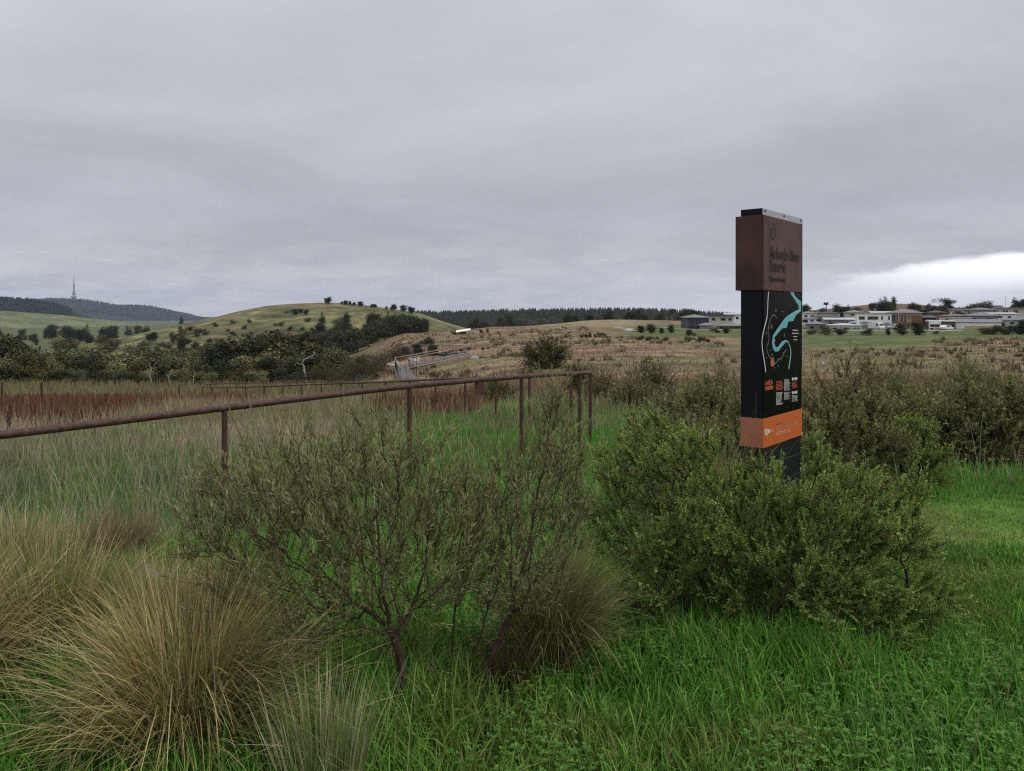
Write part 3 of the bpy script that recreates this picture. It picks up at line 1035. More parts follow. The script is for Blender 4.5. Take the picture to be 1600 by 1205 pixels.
house(1452, 1492, 502.5, 521.5, 232, 10, 'darkwall', 'white', 'flat', 1.8, 'modern house with white portal frame round two storeys of dark glass',
      [(1452, 1453.8, 502.6, 521.3, 4, 'white'), (1468.6, 1470, 502.6, 521.3, 4, 'white'), (1454, 1468.4, 511, 512.4, 3, 'white'), (1454.6, 1461, 507.6, 510.8), (1462, 1468, 507.6, 510.8), (1454.6, 1461, 512.8, 520), (1462, 1468, 512.8, 520),
       (1454, 1468.4, 502.6, 507, 3, 'white'), (1471.5, 1489, 507, 519, 3)], ov=.1)
house(1473, 1516, 494.5, 508, 272, 11, 'cream', 'roofbrown', 'hip', 3.5, 'cream house with low brown roof behind the white portal house', [(1478, 1485, 498, 501, 2), (1494, 1502, 498, 501)])
house(1486, 1516, 497.5, 512, 256, 8, 'white', 'roofpale', 'flat', 1.2, 'small white flat roofed house wedged between brown roof and white wing', [(1490, 1496, 500, 502), (1503, 1510, 500, 502, 2)])
house(1494, 1562, 504.5, 522.5, 232, 11, 'white', 'roofgrey', 'skillion', 4.5, 'long white rendered house with dark garage band beneath',
      [(1494, 1496, 505, 522.3, 4, 'white'), (1498, 1512, 514.5, 522, 3), (1512, 1534, 513.5, 517.5, 2, 'darkwall'), (1513, 1533, 518, 522.4, 1, 'garage')], ov=.2)
house(1514, 1558, 494, 506, 262, 12, 'greywall', 'roofgrey', 'hip', 5.5, 'house under a big grey hip roof behind the long white house', [(1520, 1526, 497, 500), (1540, 1548, 497, 500, 2)])
house(1512, 1558, 484.5, 497, 300, 12, 'greywall', 'roofgrey', 'hip', 3, 'grey upper row house with low hip roof', [(1514, 1517, 487, 490), (1526, 1534, 487, 490, 2)])
house(1545, 1588, 491, 505, 278, 11, 'white', 'roofpale', 'skillion', 2, 'white house with stepped pale roof, upper row', [(1560, 1566, 494, 497, 2), (1574, 1579, 494, 497)])
house(1560, 1625, 482.5, 496, 320, 14, 'cream', 'roofgrey', 'flat', 2, 'long cream two storey house with flat grey roof, highest on the slope', [(1568, 1576, 485, 489, 2), (1584, 1591, 485, 489, 2), (1608, 1615, 485, 489)])
house(1574, 1632, 501, 520, 240, 11, 'cream', 'roofgrey', 'hip', 5.5, 'beige house with grey hip roof behind dark shrubs', [(1579, 1586, 503.5, 507, 1), (1592, 1600, 503, 507.5, 2), (1610, 1620, 504, 512, 2)])
house(1556, 1576, 507, 520, 246, 8, 'greywall', 'roofdark', 'hip', 3, 'low dark roofed house between the long white house and the beige house', [(1560, 1566, 510, 514)])
house(1620, 1700, 496, 520, 246, 12, 'brick', 'roofgrey', 'hip', 6, 'brown brick house beyond the beige house', [(1630, 1640, 502, 507, 2), (1660, 1670, 502, 507, 2)])
house(1330, 1352, 505, 518, 252, 8, 'brick', 'roofpale', 'hip', 2.6, 'brown brick carport house below the white cube house', [(1334, 1340, 509, 513), (1343, 1349, 509, 518, 1, 'garage')])


house(1280, 1312, 490, 501, 325, 12, 'cream', 'roofdark', 'hip', 3.2, 'cream house with low dark hip roof behind the palm like tree', [(1286, 1292, 492.5, 496), (1299, 1307, 492.5, 496, 2)])
house(1252, 1276, 490, 500, 320, 11, 'white', 'roofgrey', 'hip', 3, 'white house under grey hip roof beside the dark tree behind the sign', [(1257, 1262, 492.5, 496), (1267, 1273, 492.5, 496)])
house(1452, 1478, 489, 500, 310, 12, 'brick', 'roofdark', 'hip', 3.2, 'brown house with dark hip roof under the tall open gums', [(1457, 1462, 491.5, 495), (1468, 1474, 491.5, 495, 2)])
house(1484, 1512, 486, 497, 335, 12, 'white', 'roofdark', 'gable', 3, 'white house with dark gabled roof beside the tall open gums', [(1488, 1493, 488.5, 492), (1500, 1508, 488.5, 492, 2)])
house(1536, 1566, 479, 489, 350, 12, 'white', 'roofgrey', 'skillion', 2, 'white house with sloping grey roof, topmost row before the picture edge', [(1541, 1547, 481.5, 485), (1554, 1562, 481.5, 485, 2)])
house(1400, 1436, 486, 496, 320, 12, 'greywall', 'roofdark', 'hip', 3, 'grey house with dark hip roof just behind the brown slot window house', [(1406, 1412, 488.5, 492), (1424, 1431, 488.5, 492)])
for u, v, d, lb in ((1571, 463, 300, 'thin grey street lamp post rising over the upper row of houses'), (1527, 470, 290, 'thin grey street lamp post above the big grey hip roof'), (1404, 484, 228, 'thin grey street lamp post by the pale silver car')):
    x_, z_ = xpx(u, d), g(u, d)
    o_ = empty('street_lamp', (x_, d, z_), 0, lb, 'street lamp', 'street lamps')
    h_ = zpx(v, d) - z_
    MB().tube([(0, 0, -.3), (0, 0, h_)], [.09, .05], 6).build('pole', M['steel'], o_)
    MB().tube([(0, 0, h_), (.5, 0, h_ + .12), (1.2, 0, h_ + .12)], [.05, .045, .06], 6).build('lamp_head', M['steel'], o_)
# picnic shelter with a white roof at the edge of the hillside
def shelter():
    d = 235.
    x, z = xpx(724, d), g(724, d)
    z0 = z
    rt = empty('picnic_shelter', (x, d, z0), .1, 'small open shelter with tilted white metal roof on the dry hillside', 'shelter')
    zt = zpx(519, d) - z0
    m = MB()
    m.add([(-2.3, -1.6, zt - .1), (2.1, -1.6, zt + .55), (2.3, 2.2, zt + 1.0), (-2.1, 2.2, zt + .4), (-2.3, -1.6, zt + .02), (2.1, -1.6, zt + .67), (2.3, 2.2, zt + 1.12), (-2.1, 2.2, zt + .52)],
          [(0, 3, 2, 1), (4, 5, 6, 7), (0, 1, 5, 4), (1, 2, 6, 5), (2, 3, 7, 6), (3, 0, 4, 7)])
    m.build('roof', M['white'], rt)
    for px_, py_, h in ((-1.8, -1.2, zt), (1.8, -1.2, zt + .55), (1.8, 1.7, zt + .85), (-1.8, 1.7, zt + .4)):
        MB().tube([(px_, py_, -.2), (px_, py_, h)], .07, 6).build('post', M['frame'], rt)
    MB().box(-.9, .9, .2, .9, -.1, .75).build('table', M['deck'], rt)


shelter()


def vehicle(u, d, L, Wd, Ht, body, label, name, van=True, rz=0.0):
    x, y = xpx(u, d), d
    rt = empty(name, (x, y, float(H(x, y)) + .12), rz, label, 'van' if van else 'car')
    hw = Wd / 2
    if van:
        prof = [(-L / 2, .35), (L / 2, .35), (L / 2, 1.0), (L / 2 - .25, 1.15), (L / 2 - .75, Ht - .1), (L / 2 - 1.0, Ht), (-L / 2 + .1, Ht), (-L / 2, Ht - .15)]
        glass = [(L / 2 - .22, 1.22), (L / 2 - .66, Ht - .22)]
        side = [(L / 2 - .85, L / 2 - 1.7, 1.2, Ht - .3)]
    else:
        prof = [(-L / 2, .3), (L / 2, .3), (L / 2, .7), (L / 2 - .9, .88), (L / 2 - 1.55, Ht), (-L / 2 + .8, Ht), (-L / 2 + .15, .95), (-L / 2, .85)]
        glass = [(L / 2 - .93, .93), (L / 2 - 1.5, Ht - .06)]
        side = [(L / 2 - 1.65, -.1, .92, Ht - .1), (-.2, -L / 2 + .8, .92, Ht - .1)]
    m = MB()
    n = len(prof)
    m.add([(px_, -hw, pz) for px_, pz in prof] + [(px_, hw, pz) for px_, pz in prof],
          [tuple(range(n)), tuple(range(n, 2 * n))[::-1]] + [((i + 1) % n, i, i + n, (i + 1) % n + n) for i in range(n)])
    m.build('body', M[body], rt, .06)
    (ax, az), (bx, bz) = glass
    MB().add([(ax + .03, -hw + .15, az), (ax + .03, hw - .15, az), (bx + .03, hw - .2, bz), (bx + .03, -hw + .2, bz)], [(0, 1, 2, 3)]).build('windscreen', M['glass'], rt)
    for x0, x1, z0, z1 in side:
        for s_ in (-1, 1):
            MB().box(min(x0, x1), max(x0, x1), s_ * hw - .012, s_ * hw + .012, z0, z1).build('window', M['glass'], rt)
    for sx in (L / 2 - .75, -L / 2 + .75):
        for s_ in (-1, 1):
            wm = MB().tube([(sx, s_ * hw - .12 * s_ - .1, .33), (sx, s_ * hw - .12 * s_ + .1, .33)], .33, 12)
            wm.build('wheel', M['tyre'], rt)
    for s_ in (-1, 1):
        MB().box(L / 2 - .05, L / 2 + .02, s_ * (hw - .28) - .16, s_ * (hw - .28) + .16, .72 if van else .55, .88 if van else .68).build('headlight', M['whiteprint'], rt)
    return rt


vehicle(1369.5, 229, 4.9, 1.9, 2.1, 'vanwhite', 'white van parked in front of the white cube house', 'parked_van', True, -1.25)
vehicle(1397.5, 232, 4.4, 1.8, 1.45, 'carsilver', 'pale silver car parked beside the brown slot window house', 'parked_car', False, -2.7)
vehicle(1479, 227, 4.3, 1.8, 1.45, 'vanwhite', 'white car parked in front of the white portal house', 'parked_car', False, .5)


# pale concrete park path and kerb
def strip(name, pts, w, mat, lift=0.10):
    P = []
    for i in range(len(pts) - 1):
        (u0, d0), (u1, d1) = pts[i], pts[i + 1]
        for t in np.linspace(0, 1, 14, endpoint=False):
            P.append((xpx(u0 + (u1 - u0) * t, d0 + (d1 - d0) * t), d0 + (d1 - d0) * t))
    P.append((xpx(*pts[-1]), pts[-1][1]))
    P = np.array(P)
    T = np.gradient(P, axis=0)
    T = nrm(T)
    Nn = np.stack([-T[:, 1], T[:, 0]], -1) * w / 2
    z = H(P[:, 0], P[:, 1]) + lift
    n = len(P)
    V_ = np.concatenate([np.c_[P + Nn, z], np.c_[P - Nn, z], np.c_[P + Nn, z - .6], np.c_[P - Nn, z - .6]])
    i = np.arange(n - 1)
    F_ = np.concatenate([np.stack([a0 + i, a0 + i + 1, b0 + i + 1, b0 + i], -1) for a0, b0 in ((n, 0), (0, 2 * n), (3 * n, n))])
    return tag(link(name, mesh_np(name, V_, [F_], M[mat])), kind='structure')


strip('park_path', [(1200, 222), (1250, 223), (1300, 224), (1360, 224), (1420, 223), (1500, 223)], 2.6, 'path', .22)
strip('park_path', [(960, 236), (985, 226), (978, 214), (992, 206)], 2.0, 'path', .2)
strip('park_path', [(1030, 246), (1060, 238), (1080, 230), (1112, 224), (1140, 219)], 2.2, 'path', .22)
strip('park_path', [(700, 262), (740, 262), (790, 268)], 1.6, 'path', .12)


# low retaining wall pieces under the white house
def garden_wall(u0, u1, d, h, label):
    x0, x1 = xpx(u0, d), xpx(u1, d)
    z = min(g(u0, d), g(u1, d)) - .3
    rt = empty('garden_wall', ((x0 + x1) / 2, d, z), 0, label, 'wall')
    n = max(2, int((x1 - x0) / 1.6))
    st = (x1 - x0) / n
    me = MB().box(-st / 2 + .03, st / 2 - .03, -.15, .15, 0, h + .3).mesh('panel', M['sand'])
    for i in range(n):
        link('panel', me, rt, (-(x1 - x0) / 2 + st * (i + .5), 0, .03 * (i % 2)))


garden_wall(1508, 1548, 229, 1.1, 'low pale garden wall of separate slabs before the long white house')
garden_wall(1458, 1476, 228, .8, 'short pale garden wall before the white portal house')


# communications tower on the mountain
def tower():
    d = 6000.
    x = xpx(115.5, d)
    zb = float(hz_mount(np.array([x]), np.array([d]))[0]) - 6
    rt = empty('telecommunications_tower', (x, d, zb), 0, 'slender concrete tower with round pods and tall mast on the blue mountain', 'tower')
    k = d / FPX
    Z_ = lambda v: zpx(v, d) - zb
    MB().lathe([(9, 0), (7.5, Z_(468)), (6.5, Z_(462)), (6.5, Z_(452)), (5.5, Z_(450))], 16).build('shaft', M['towerwhite'], rt)
    MB().lathe([(8, Z_(467)), (19, Z_(465.3)), (20, Z_(464.4)), (20, Z_(462.8)), (14, Z_(462.2)), (8, Z_(461.9))], 20).build('lower_pod', M['towerwhite'], rt)
    MB().lathe([(8, Z_(460.5)), (14, Z_(459.8)), (14, Z_(458.2)), (8, Z_(457.6))], 20).build('upper_pod', M['towerwhite'], rt)
    MB().lathe([(8, Z_(456.5)), (10, Z_(456)), (10, Z_(455)), (7, Z_(454.6))], 16).build('antenna_ring', M['towerwhite'], rt)
    MB().lathe([(5.2, Z_(450)), (4.5, Z_(444)), (3.2, Z_(443.8)), (2.8, Z_(438)), (1.8, Z_(437.8)), (1.2, Z_(432))], 10).build('mast', M['redmast'], rt)


tower()


# ------------------------------------------------------------------ trees
def proto_tree(kind, seed):
    """unit trees about 10 m tall: trunk mesh and crown mesh"""
    global rng
    keep = rng
    rng = np.random.default_rng(seed)
    h = 10.0
    dark = np.array([(0.038, 0.046, 0.025), (0.050, 0.056, 0.029), (0.064, 0.068, 0.035)])
    nl, ll, lw, spread = 26, 0.42, 0.11, 0.55
    na, step, kill = 70, 0.45, 0.7
    tr_h, tr_r = 2.2, 0.22
    lean = rng.normal(0, .25, 2)
    if kind == 'gum':
        ells = [(rng.normal(0, 1.7), rng.normal(0, 1.7), rng.uniform(2.6, 8.6), rng.uniform(1.4, 2.3), rng.uniform(1.4, 2.3), rng.uniform(1.0, 1.7)) for _ in range(9)] + [(0, 0, 5.2, 2.4, 2.4, 3.4)]
        cols = dark * np.array((1.25, 1.12, 1.05))
        na, nl, ll, lw, spread, tr_h = 110, 26, .55, .17, .6, 1.4
    elif kind == 'grey':
        ells = [(rng.normal(0, 1.7), rng.normal(0, 1.7), rng.uniform(2.4, 8.6), rng.uniform(1.3, 2.1), rng.uniform(1.3, 2.1), rng.uniform(1.0, 1.8)) for _ in range(9)]
        cols = dark * 1.7 + np.array((.022, .018, .014))
        na, nl, ll, lw, spread, tr_h = 105, 24, .5, .15, .6, 1.6
    elif kind == 'dense':
        ells = [(rng.normal(0, 1.0), rng.normal(0, 1.0), rng.uniform(2.4, 7.6), rng.uniform(1.8, 2.7), rng.uniform(1.8, 2.7), rng.uniform(1.4, 2.2)) for _ in range(7)] + [(0, 0, 4.6, 3, 3, 4.0)]
        cols = dark * .85
        na, nl, tr_h, ll, lw, spread = 120, 28, 1.0, .55, .18, .6
    elif kind == 'conifer':
        ells = [(0, 0, z, (1 - (z - 1.2) / 9.2) * 2.3 + .15, (1 - (z - 1.2) / 9.2) * 2.3 + .15, .5) for z in np.arange(1.2, 9.8, .55)]
        cols = np.array([(0.020, 0.029, 0.020), (0.028, 0.037, 0.024)])
        na, nl, ll, lw, spread, tr_h, tr_r = 95, 26, .4, .07, .42, 6.5, .2
    elif kind == 'poplar':
        ells = [(rng.normal(0, .25), rng.normal(0, .25), z, 1.05 * math.sin(math.pi * min(1, (z) / 10.3)) ** .6 + .25, 1.05 * math.sin(math.pi * min(1, z / 10.3)) ** .6 + .25, .7) for z in np.arange(1.6, 9.6, .6)]
        cols = dark * 1.1
        na, nl, tr_h, ll, lw = 80, 26, 1.4, .5, .14
    elif kind == 'open':
        ells = [(rng.normal(0, 2.0), rng.normal(0, 2.0), rng.uniform(5.0, 9.2), rng.uniform(.8, 1.2), rng.uniform(.8, 1.2), rng.uniform(.5, .8)) for _ in range(9)]
        cols = dark
        na, nl, spread, kill = 60, 26, .5, .6
    elif kind == 'shrub':
        ells = [(rng.normal(0, 2.2), rng.normal(0, 2.2), rng.uniform(2.5, 7), rng.uniform(2.2, 3.2), rng.uniform(2.2, 3.2), rng.uniform(2.0, 3.0)) for _ in range(6)]
        cols = dark * np.array((1.25, 1.12, 1.0))
        na, nl, tr_h, tr_r, ll, lw, spread = 75, 26, .6, .2, .75, .2, .9
    elif kind == 'twiggy':
        ells = [(rng.normal(0, 2.4), rng.normal(0, 2.4), rng.uniform(2.5, 8), rng.uniform(1.6, 2.6), rng.uniform(1.6, 2.6), rng.uniform(1.6, 2.6)) for _ in range(7)]
        cols = np.array([(0.060, 0.046, 0.032), (0.066, 0.056, 0.034), (0.045, 0.045, 0.026)])
        na, nl, tr_h, tr_r, ll, lw, spread = 90, 16, .6, .18, .6, .09, .8
    elif kind == 'dead':
        ells = [(rng.normal(0, 1.6), rng.normal(0, 1.0), rng.uniform(5.5, 9.6), .7, .7, .8) for _ in range(5)]
        cols = dark * 1.6
        na, nl, tr_h, tr_r, step, kill = 16, 0, 3.4, .2, .4, .5
    elif kind == 'palm':
        ells = [(0, 0, 9.2, .1, .1, .1)]
        cols = dark
        na, nl, tr_h, tr_r = 4, 0, 8.8, .22
    A_ = in_ells(ells, na)
    A_[:, 2] = np.clip(A_[:, 2], .5, 10)
    n = max(3, int(tr_h / step))
    line = [(lean[0] * (i / n) ** 2 * 2, lean[1] * (i / n) ** 2 * 2, -0.4 + (tr_h + .4) * i / n) for i in range(n + 1)]
    N, Pn = colonize([line], A_, step, 4.0, kill, 60, .12, .25 if kind != 'dead' else .35)
    r, kids, cnt = radii(N, Pn, .03 if kind != 'dead' else .05, 2.2, tr_r)
    if kind == 'palm':
        r = np.maximum(r, .2)
    v, f = limb_mesh(N, Pn, r, 5)
    trunk = mesh_np('trunk', v, [f], M['palebark' if kind == 'dead' else ('palebark' if kind in ('open',) else 'darkbark')], smooth=True)
    crown = None
    if nl:
        C_ = A_ if kind != 'poplar' else A_
        m = len(C_) * nl
        P_ = np.repeat(C_, nl, 0) + rng.normal(size=(m, 3)) * spread * np.array((1, 1, .8))
        P_[:, 2] = np.maximum(P_[:, 2], .15)
        D_ = nrm(rng.normal(size=(m, 3)) + np.array((0, 0, -.3 if kind in ('gum', 'grey', 'open') else .2)))
        cc = cols[rng.integers(0, len(cols), len(C_))] * rng.uniform(.75, 1.3, (len(C_), 1))
        cc = np.repeat(cc, nl, 0) * rng.uniform(.7, 1.35, (m, 1))
        v, f, c = leaves(P_, D_, ll * rng.uniform(.6, 1.4, m), lw * rng.uniform(.7, 1.4, m), cc)
        crown = mesh_np('crown', v, [f], M['farleaf'], c)
    if kind == 'palm':
        m = 46
        az = rng.uniform(0, 6.3, m)
        v, f, c = blades(np.tile(np.array((line[-1][0], line[-1][1], 8.6)), (m, 1)), rng.uniform(1.6, 2.6, m), np.full(m, .34), az, rng.uniform(.2, 1.3, m), rng.uniform(.8, 1.8, m),
                         np.tile(dark[0], (m, 1)), np.tile(dark[1], (m, 1)), 4)
        crown = mesh_np('crown', v, [f], M['farleaf'], c)
    rng = keep
    return trunk, crown


PROTO = {k: [proto_tree(k, 100 + 17 * i + s * 7) for s in range(n)] for i, (k, n) in enumerate(
    (('gum', 4), ('grey', 3), ('dense', 3), ('conifer', 2), ('poplar', 2), ('open', 2), ('shrub', 4), ('twiggy', 3), ('dead', 3), ('palm', 1)))}
NAMES = dict(gum='gum_tree', grey='gum_tree', dense='evergreen_tree', conifer='pine_tree', poplar='poplar_tree', open='gum_tree', shrub='shrub', twiggy='shrub', dead='dead_tree', palm='palm_tree')
TREES = 0


def tree(kind, u, d, vtop, label, group=None, wid=1.0, hmin=1.0, sink=0.1):
    """a tree of the kind standing on the ground at depth d whose top reaches photograph row vtop"""
    global TREES
    x = xpx(u, d)
    z = float(HH(x, d))
    h = max(hmin, zpx(vtop, d) - z)
    s = h / 10.0
    tk, cr = PROTO[kind][TREES % len(PROTO[kind])]
    TREES += 1
    cat = 'shrub' if kind in ('shrub', 'twiggy') else 'tree'
    o = empty(NAMES[kind], (x, d, z - sink), random.uniform(0, 6.28), label, cat, group)
    o.scale = (s * wid, s * wid, s)
    t = link('trunk', tk, o)
    if cr is not None:
        c = link('crown', cr, o)
        c['kind'] = 'stuff'
    return o


# riverside belt (below the grassy hill)
GB = 'trees of the riverside belt'
LB = {'gum': 'olive gum tree standing in the dense riverside belt', 'grey': 'grey green gum tree in the dense riverside belt', 'dense': 'dark bushy evergreen in the dense riverside belt',
      'conifer': 'dark she-oak like conifer in the riverside belt', 'shrub': 'low olive shrub along the foot of the riverside belt', 'twiggy': 'low brown twiggy shrub along the foot of the riverside belt',
      'poplar': 'slim upright tree in the riverside belt'}
belt = [(-60, 100, 520, 'dense'), (-25, 108, 524, 'gum'), (4, 104, 519, 'dense'), (22, 112, 522, 'dense'), (38, 100, 545, 'gum'), (48, 120, 536, 'gum'), (66, 104, 552, 'grey'), (85, 112, 548, 'gum'), (98, 128, 540, 'grey'),
        (112, 102, 556, 'shrub'), (122, 118, 545, 'gum'), (145, 104, 551, 'conifer'), (138, 107, 556, 'conifer'), (152, 110, 554, 'dense'), (170, 116, 556, 'gum'), (186, 108, 562, 'grey'), (204, 120, 546, 'grey'),
        (222, 110, 552, 'gum'), (240, 126, 534, 'grey'), (256, 116, 550, 'gum'), (282, 114, 552, 'grey'), (300, 124, 548, 'gum'), (318, 116, 556, 'grey'), (334, 128, 542, 'gum'), (352, 118, 530, 'dense'), (366, 122, 520, 'dense'),
        (380, 126, 516, 'gum'), (398, 132, 519, 'dense'), (414, 126, 524, 'gum'), (432, 130, 516, 'dense'), (448, 122, 524, 'gum'), (462, 134, 514, 'gum'), (478, 128, 518, 'dense'), (494, 124, 524, 'gum'),
        (508, 128, 528, 'dense'), (520, 120, 540, 'grey'), (528, 112, 556, 'shrub'), (390, 108, 548, 'grey'), (350, 106, 556, 'gum'), (420, 104, 552, 'gum'), (455, 106, 550, 'grey'), (485, 108, 548, 'dense'),
        (505, 104, 560, 'gum'), (310, 100, 574, 'shrub'), (330, 98, 578, 'grey'), (365, 98, 572, 'gum'), (405, 97, 574, 'grey'), (440, 97, 572, 'gum'), (470, 96, 576, 'shrub'), (278, 100, 572, 'grey'),
        (230, 98, 576, 'grey'), (205, 97, 578, 'gum'), (178, 98, 574, 'grey'), (160, 97, 572, 'gum'), (120, 97, 574, 'grey'), (95, 96, 572, 'gum'), (70, 97, 570, 'shrub'), (45, 96, 566, 'gum'), (20, 96, 560, 'gum'), (-5, 96, 556, 'grey'),
        (-35, 96, 556, 'gum'), (-70, 98, 550, 'gum'), (255, 97, 580, 'shrub'), (290, 97, 582, 'shrub')]
def belt_place(u, d):
    w = next(t for lim, t in ((30, 'at the picture edge'), (88, 'below the wooded hill'), (160, 'below the tower'), (228, 'below the long mountain slope'), (272, 'near the pale trunks'),
                              (340, 'just past the pale trunks'), (400, 'where it thickens'), (465, 'where it is thickest'), (2000, 'near the forked dead tree')) if u < lim)
    return w + (', front' if d < 103 else ', middle' if d < 119 else ', back')


LB = {'gum': 'olive gum tree in the riverside belt ', 'grey': 'grey green gum in the riverside belt ', 'dense': 'dark bushy evergreen in the riverside belt ', 'conifer': 'dark pointed conifer in the riverside belt ',
      'shrub': 'low olive shrub in the riverside belt ', 'twiggy': 'low brown twiggy shrub in the riverside belt '}
for u, d, vt, k in belt:
    tree(k, u, d, vt, LB[k] + belt_place(u, d), GB, random.uniform(1.05, 1.45))
for u, d, vt in ((236, 95, 560), (266, 93, 566), (300, 96, 566), (478, 94, 540), (262, 100, 575)):
    tree('dead', u, d, vt, {236: 'bare grey trunk leaning in the riverside belt, nearest the rust weeds', 266: 'pale leaning bare trunk among the riverside trees', 300: 'thin pale bare tree low in the riverside belt',
                            478: 'forked dead tree with white limbs before the dark belt', 262: 'short pale bare tree between two bare trunks'}[u], None, .9 if u != 478 else 1.3)
for u, d, vt in ((484, 84, 571), (500, 88, 570), (515, 84, 574), (532, 86, 568), (540, 80, 572), (548, 92, 560), (556, 84, 566)):
    tree('twiggy', u, d, vt, LB['twiggy'] + belt_place(u, d), GB, 1.3)
# second rows behind: mixed woodland going up the valley
LV = 'small valley tree in the mixed woodland behind the riverside belt'
for i in range(210):
    u = random.uniform(-120, 345)
    d = random.uniform(150, 420)
    if u > 210 and d < 240:
        continue
    hgt = random.uniform(4.5, 9)
    x = xpx(u, d)
    vt = HORIZ - (float(HH(x, d)) + hgt - EYE) * FPX / d
    k = random.choice(['gum', 'grey', 'dense', 'shrub', 'grey'])
    tree(k, u, d, vt, {'gum': 'olive tree ', 'grey': 'grey green tree ', 'dense': 'dark tree ', 'shrub': 'low bush '}[k] + 'in valley woodland ' + ('just' if d < 240 else 'well' if d < 330 else 'far') + ' behind the riverside belt, ' + belt_place(u, 110).split(',')[0], 'valley woodland trees', random.uniform(1.0, 1.5))
# conifers and dark clumps at the foot of the mountain
for i in range(90):
    u = random.uniform(-60, 305)
    d = random.uniform(520, 900)
    if 110 < u < 150 and random.random() < .6:
        continue
    hgt = random.uniform(8, 15) if 60 < u < 235 else random.uniform(5, 8.5)
    x = xpx(u, d)
    vt = HORIZ - (float(HH(x, d)) + hgt - EYE) * FPX / d
    k = random.choice(['conifer', 'dense', 'gum', 'conifer', 'dense'])
    tree(k, u, d, vt, 'dark ' + {'conifer': 'pine', 'dense': 'round crowned tree', 'gum': 'loose gum'}[k] + ' in the far row below the blue mountain', 'far row of trees below the mountain', random.uniform(.9, 1.4))
tree('open', 8, 2480, 463, 'lone umbrella shaped tree on the skyline of the wooded hill', None, 1.7)
# grassy hill: clump near the top, skyline trees, dark wood on its shoulder, dotted scrub
for u, d, vt in ((447, 500, 486), (455, 505, 484), (461, 495, 482), (470, 500, 481), (478, 495, 483), (483, 505, 486)):
    tree('dense', u, d, vt, 'dark tree in the small clump high on the grassy hill', 'clump high on the grassy hill', 1.3)
for u, vt in ((512, 471), (534, 470.5), (540, 471), (547, 471.5), (553, 473), (563, 475), (581, 476), (586, 477.5), (604, 479.5), (612, 480), (616, 481.5), (630, 485), (643, 488)):
    tree('dense', u, 548, vt, 'small dark tree on the skyline of the grassy hill', 'skyline trees of the grassy hill', random.uniform(.9, 1.6), random.uniform(2.2, 6.0))
for i in range(125):
    u = random.uniform(488, 662)
    t = random.random()
    d = 345 + 185 * t
    if u < 530 and t > .75:
        continue
    if 548 < u < 556 and t > .5:
        continue
    x = xpx(u, d)
    vt = HORIZ - (float(HH(x, d)) + random.uniform(7, 13) - EYE) * FPX / d
    if vt < 484 + max(0, (u - 600)) * .15:
        continue
    k = random.choice(['dense', 'dense', 'gum', 'conifer'])
    tree(k, u, d, vt, {'dense': 'dark bushy tree', 'gum': 'dark loose tree', 'conifer': 'dark pointed tree'}[k] + ' in the wood on the grassy hill, ' + ('uphill edge' if d > 490 else 'middle' if d > 440 else 'lower edge') + (' toward the bare summit' if u < 555 else ' at its centre' if u < 610 else ' toward the pine forest'), 'wood on the shoulder of the grassy hill', random.uniform(1.0, 1.4))
for i in range(70):
    u = random.uniform(275, 520)
    d = random.uniform(380, 470)
    x = xpx(u, d)
    vt = HORIZ - (float(HH(x, d)) + random.uniform(1.4, 3.6) - EYE) * FPX / d
    tree('shrub', u, d, vt, 'small dark shrub on the slope of the grassy hill, ' + ('low down' if d < 410 else 'halfway up' if d < 440 else 'higher up') + (' on the mountain side' if u < 350 else ' in the middle' if u < 430 else ' toward the wood'), 'scrub dotted over the grassy hill', 1.3)
for i in range(34):
    u = random.uniform(390, 530)
    d = random.uniform(330, 400)
    x = xpx(u, d)
    vt = HORIZ - (float(HH(x, d)) + random.uniform(5, 9) - EYE) * FPX / d
    tree(random.choice(['dense', 'gum']), u, d, max(vt, 505), 'dark tree of the thicket at the foot of the grassy hill', 'thicket at the foot of the grassy hill', 1.4)
# edge trees before the pine forest
for u, d, vt, k in ((745, 620, 497, 'gum'), (758, 600, 496, 'gum'), (785, 590, 492, 'dense'), (794, 600, 490.5, 'dense'), (815, 610, 497, 'gum'), (850, 600, 496, 'grey'), (888, 520, 489, 'dense'), (899, 530, 490, 'dense'), (921, 520, 489, 'dense'),
                    (935, 540, 492, 'gum'), (950, 520, 482.5, 'dense'), (984, 470, 484, 'dense'), (997, 470, 482.5, 'gum'), (1008, 470, 489, 'dense'), (1031, 460, 483, 'gum'), (1040, 450, 484, 'open'), (1049, 460, 481, 'open'),
                    (1066, 430, 486, 'dense'), (1077, 420, 479, 'gum'), (1084, 420, 481, 'dense'), (1092, 430, 488, 'dense')):
    tree(k, u, d, vt, {'gum': 'tall loose gum', 'grey': 'grey green tree', 'dense': 'dark round tree', 'open': 'open crowned gum'}[k] + ' standing before the pine forest ridge', 'trees edging the pine forest', 1.2 if k != 'open' else 1.0)


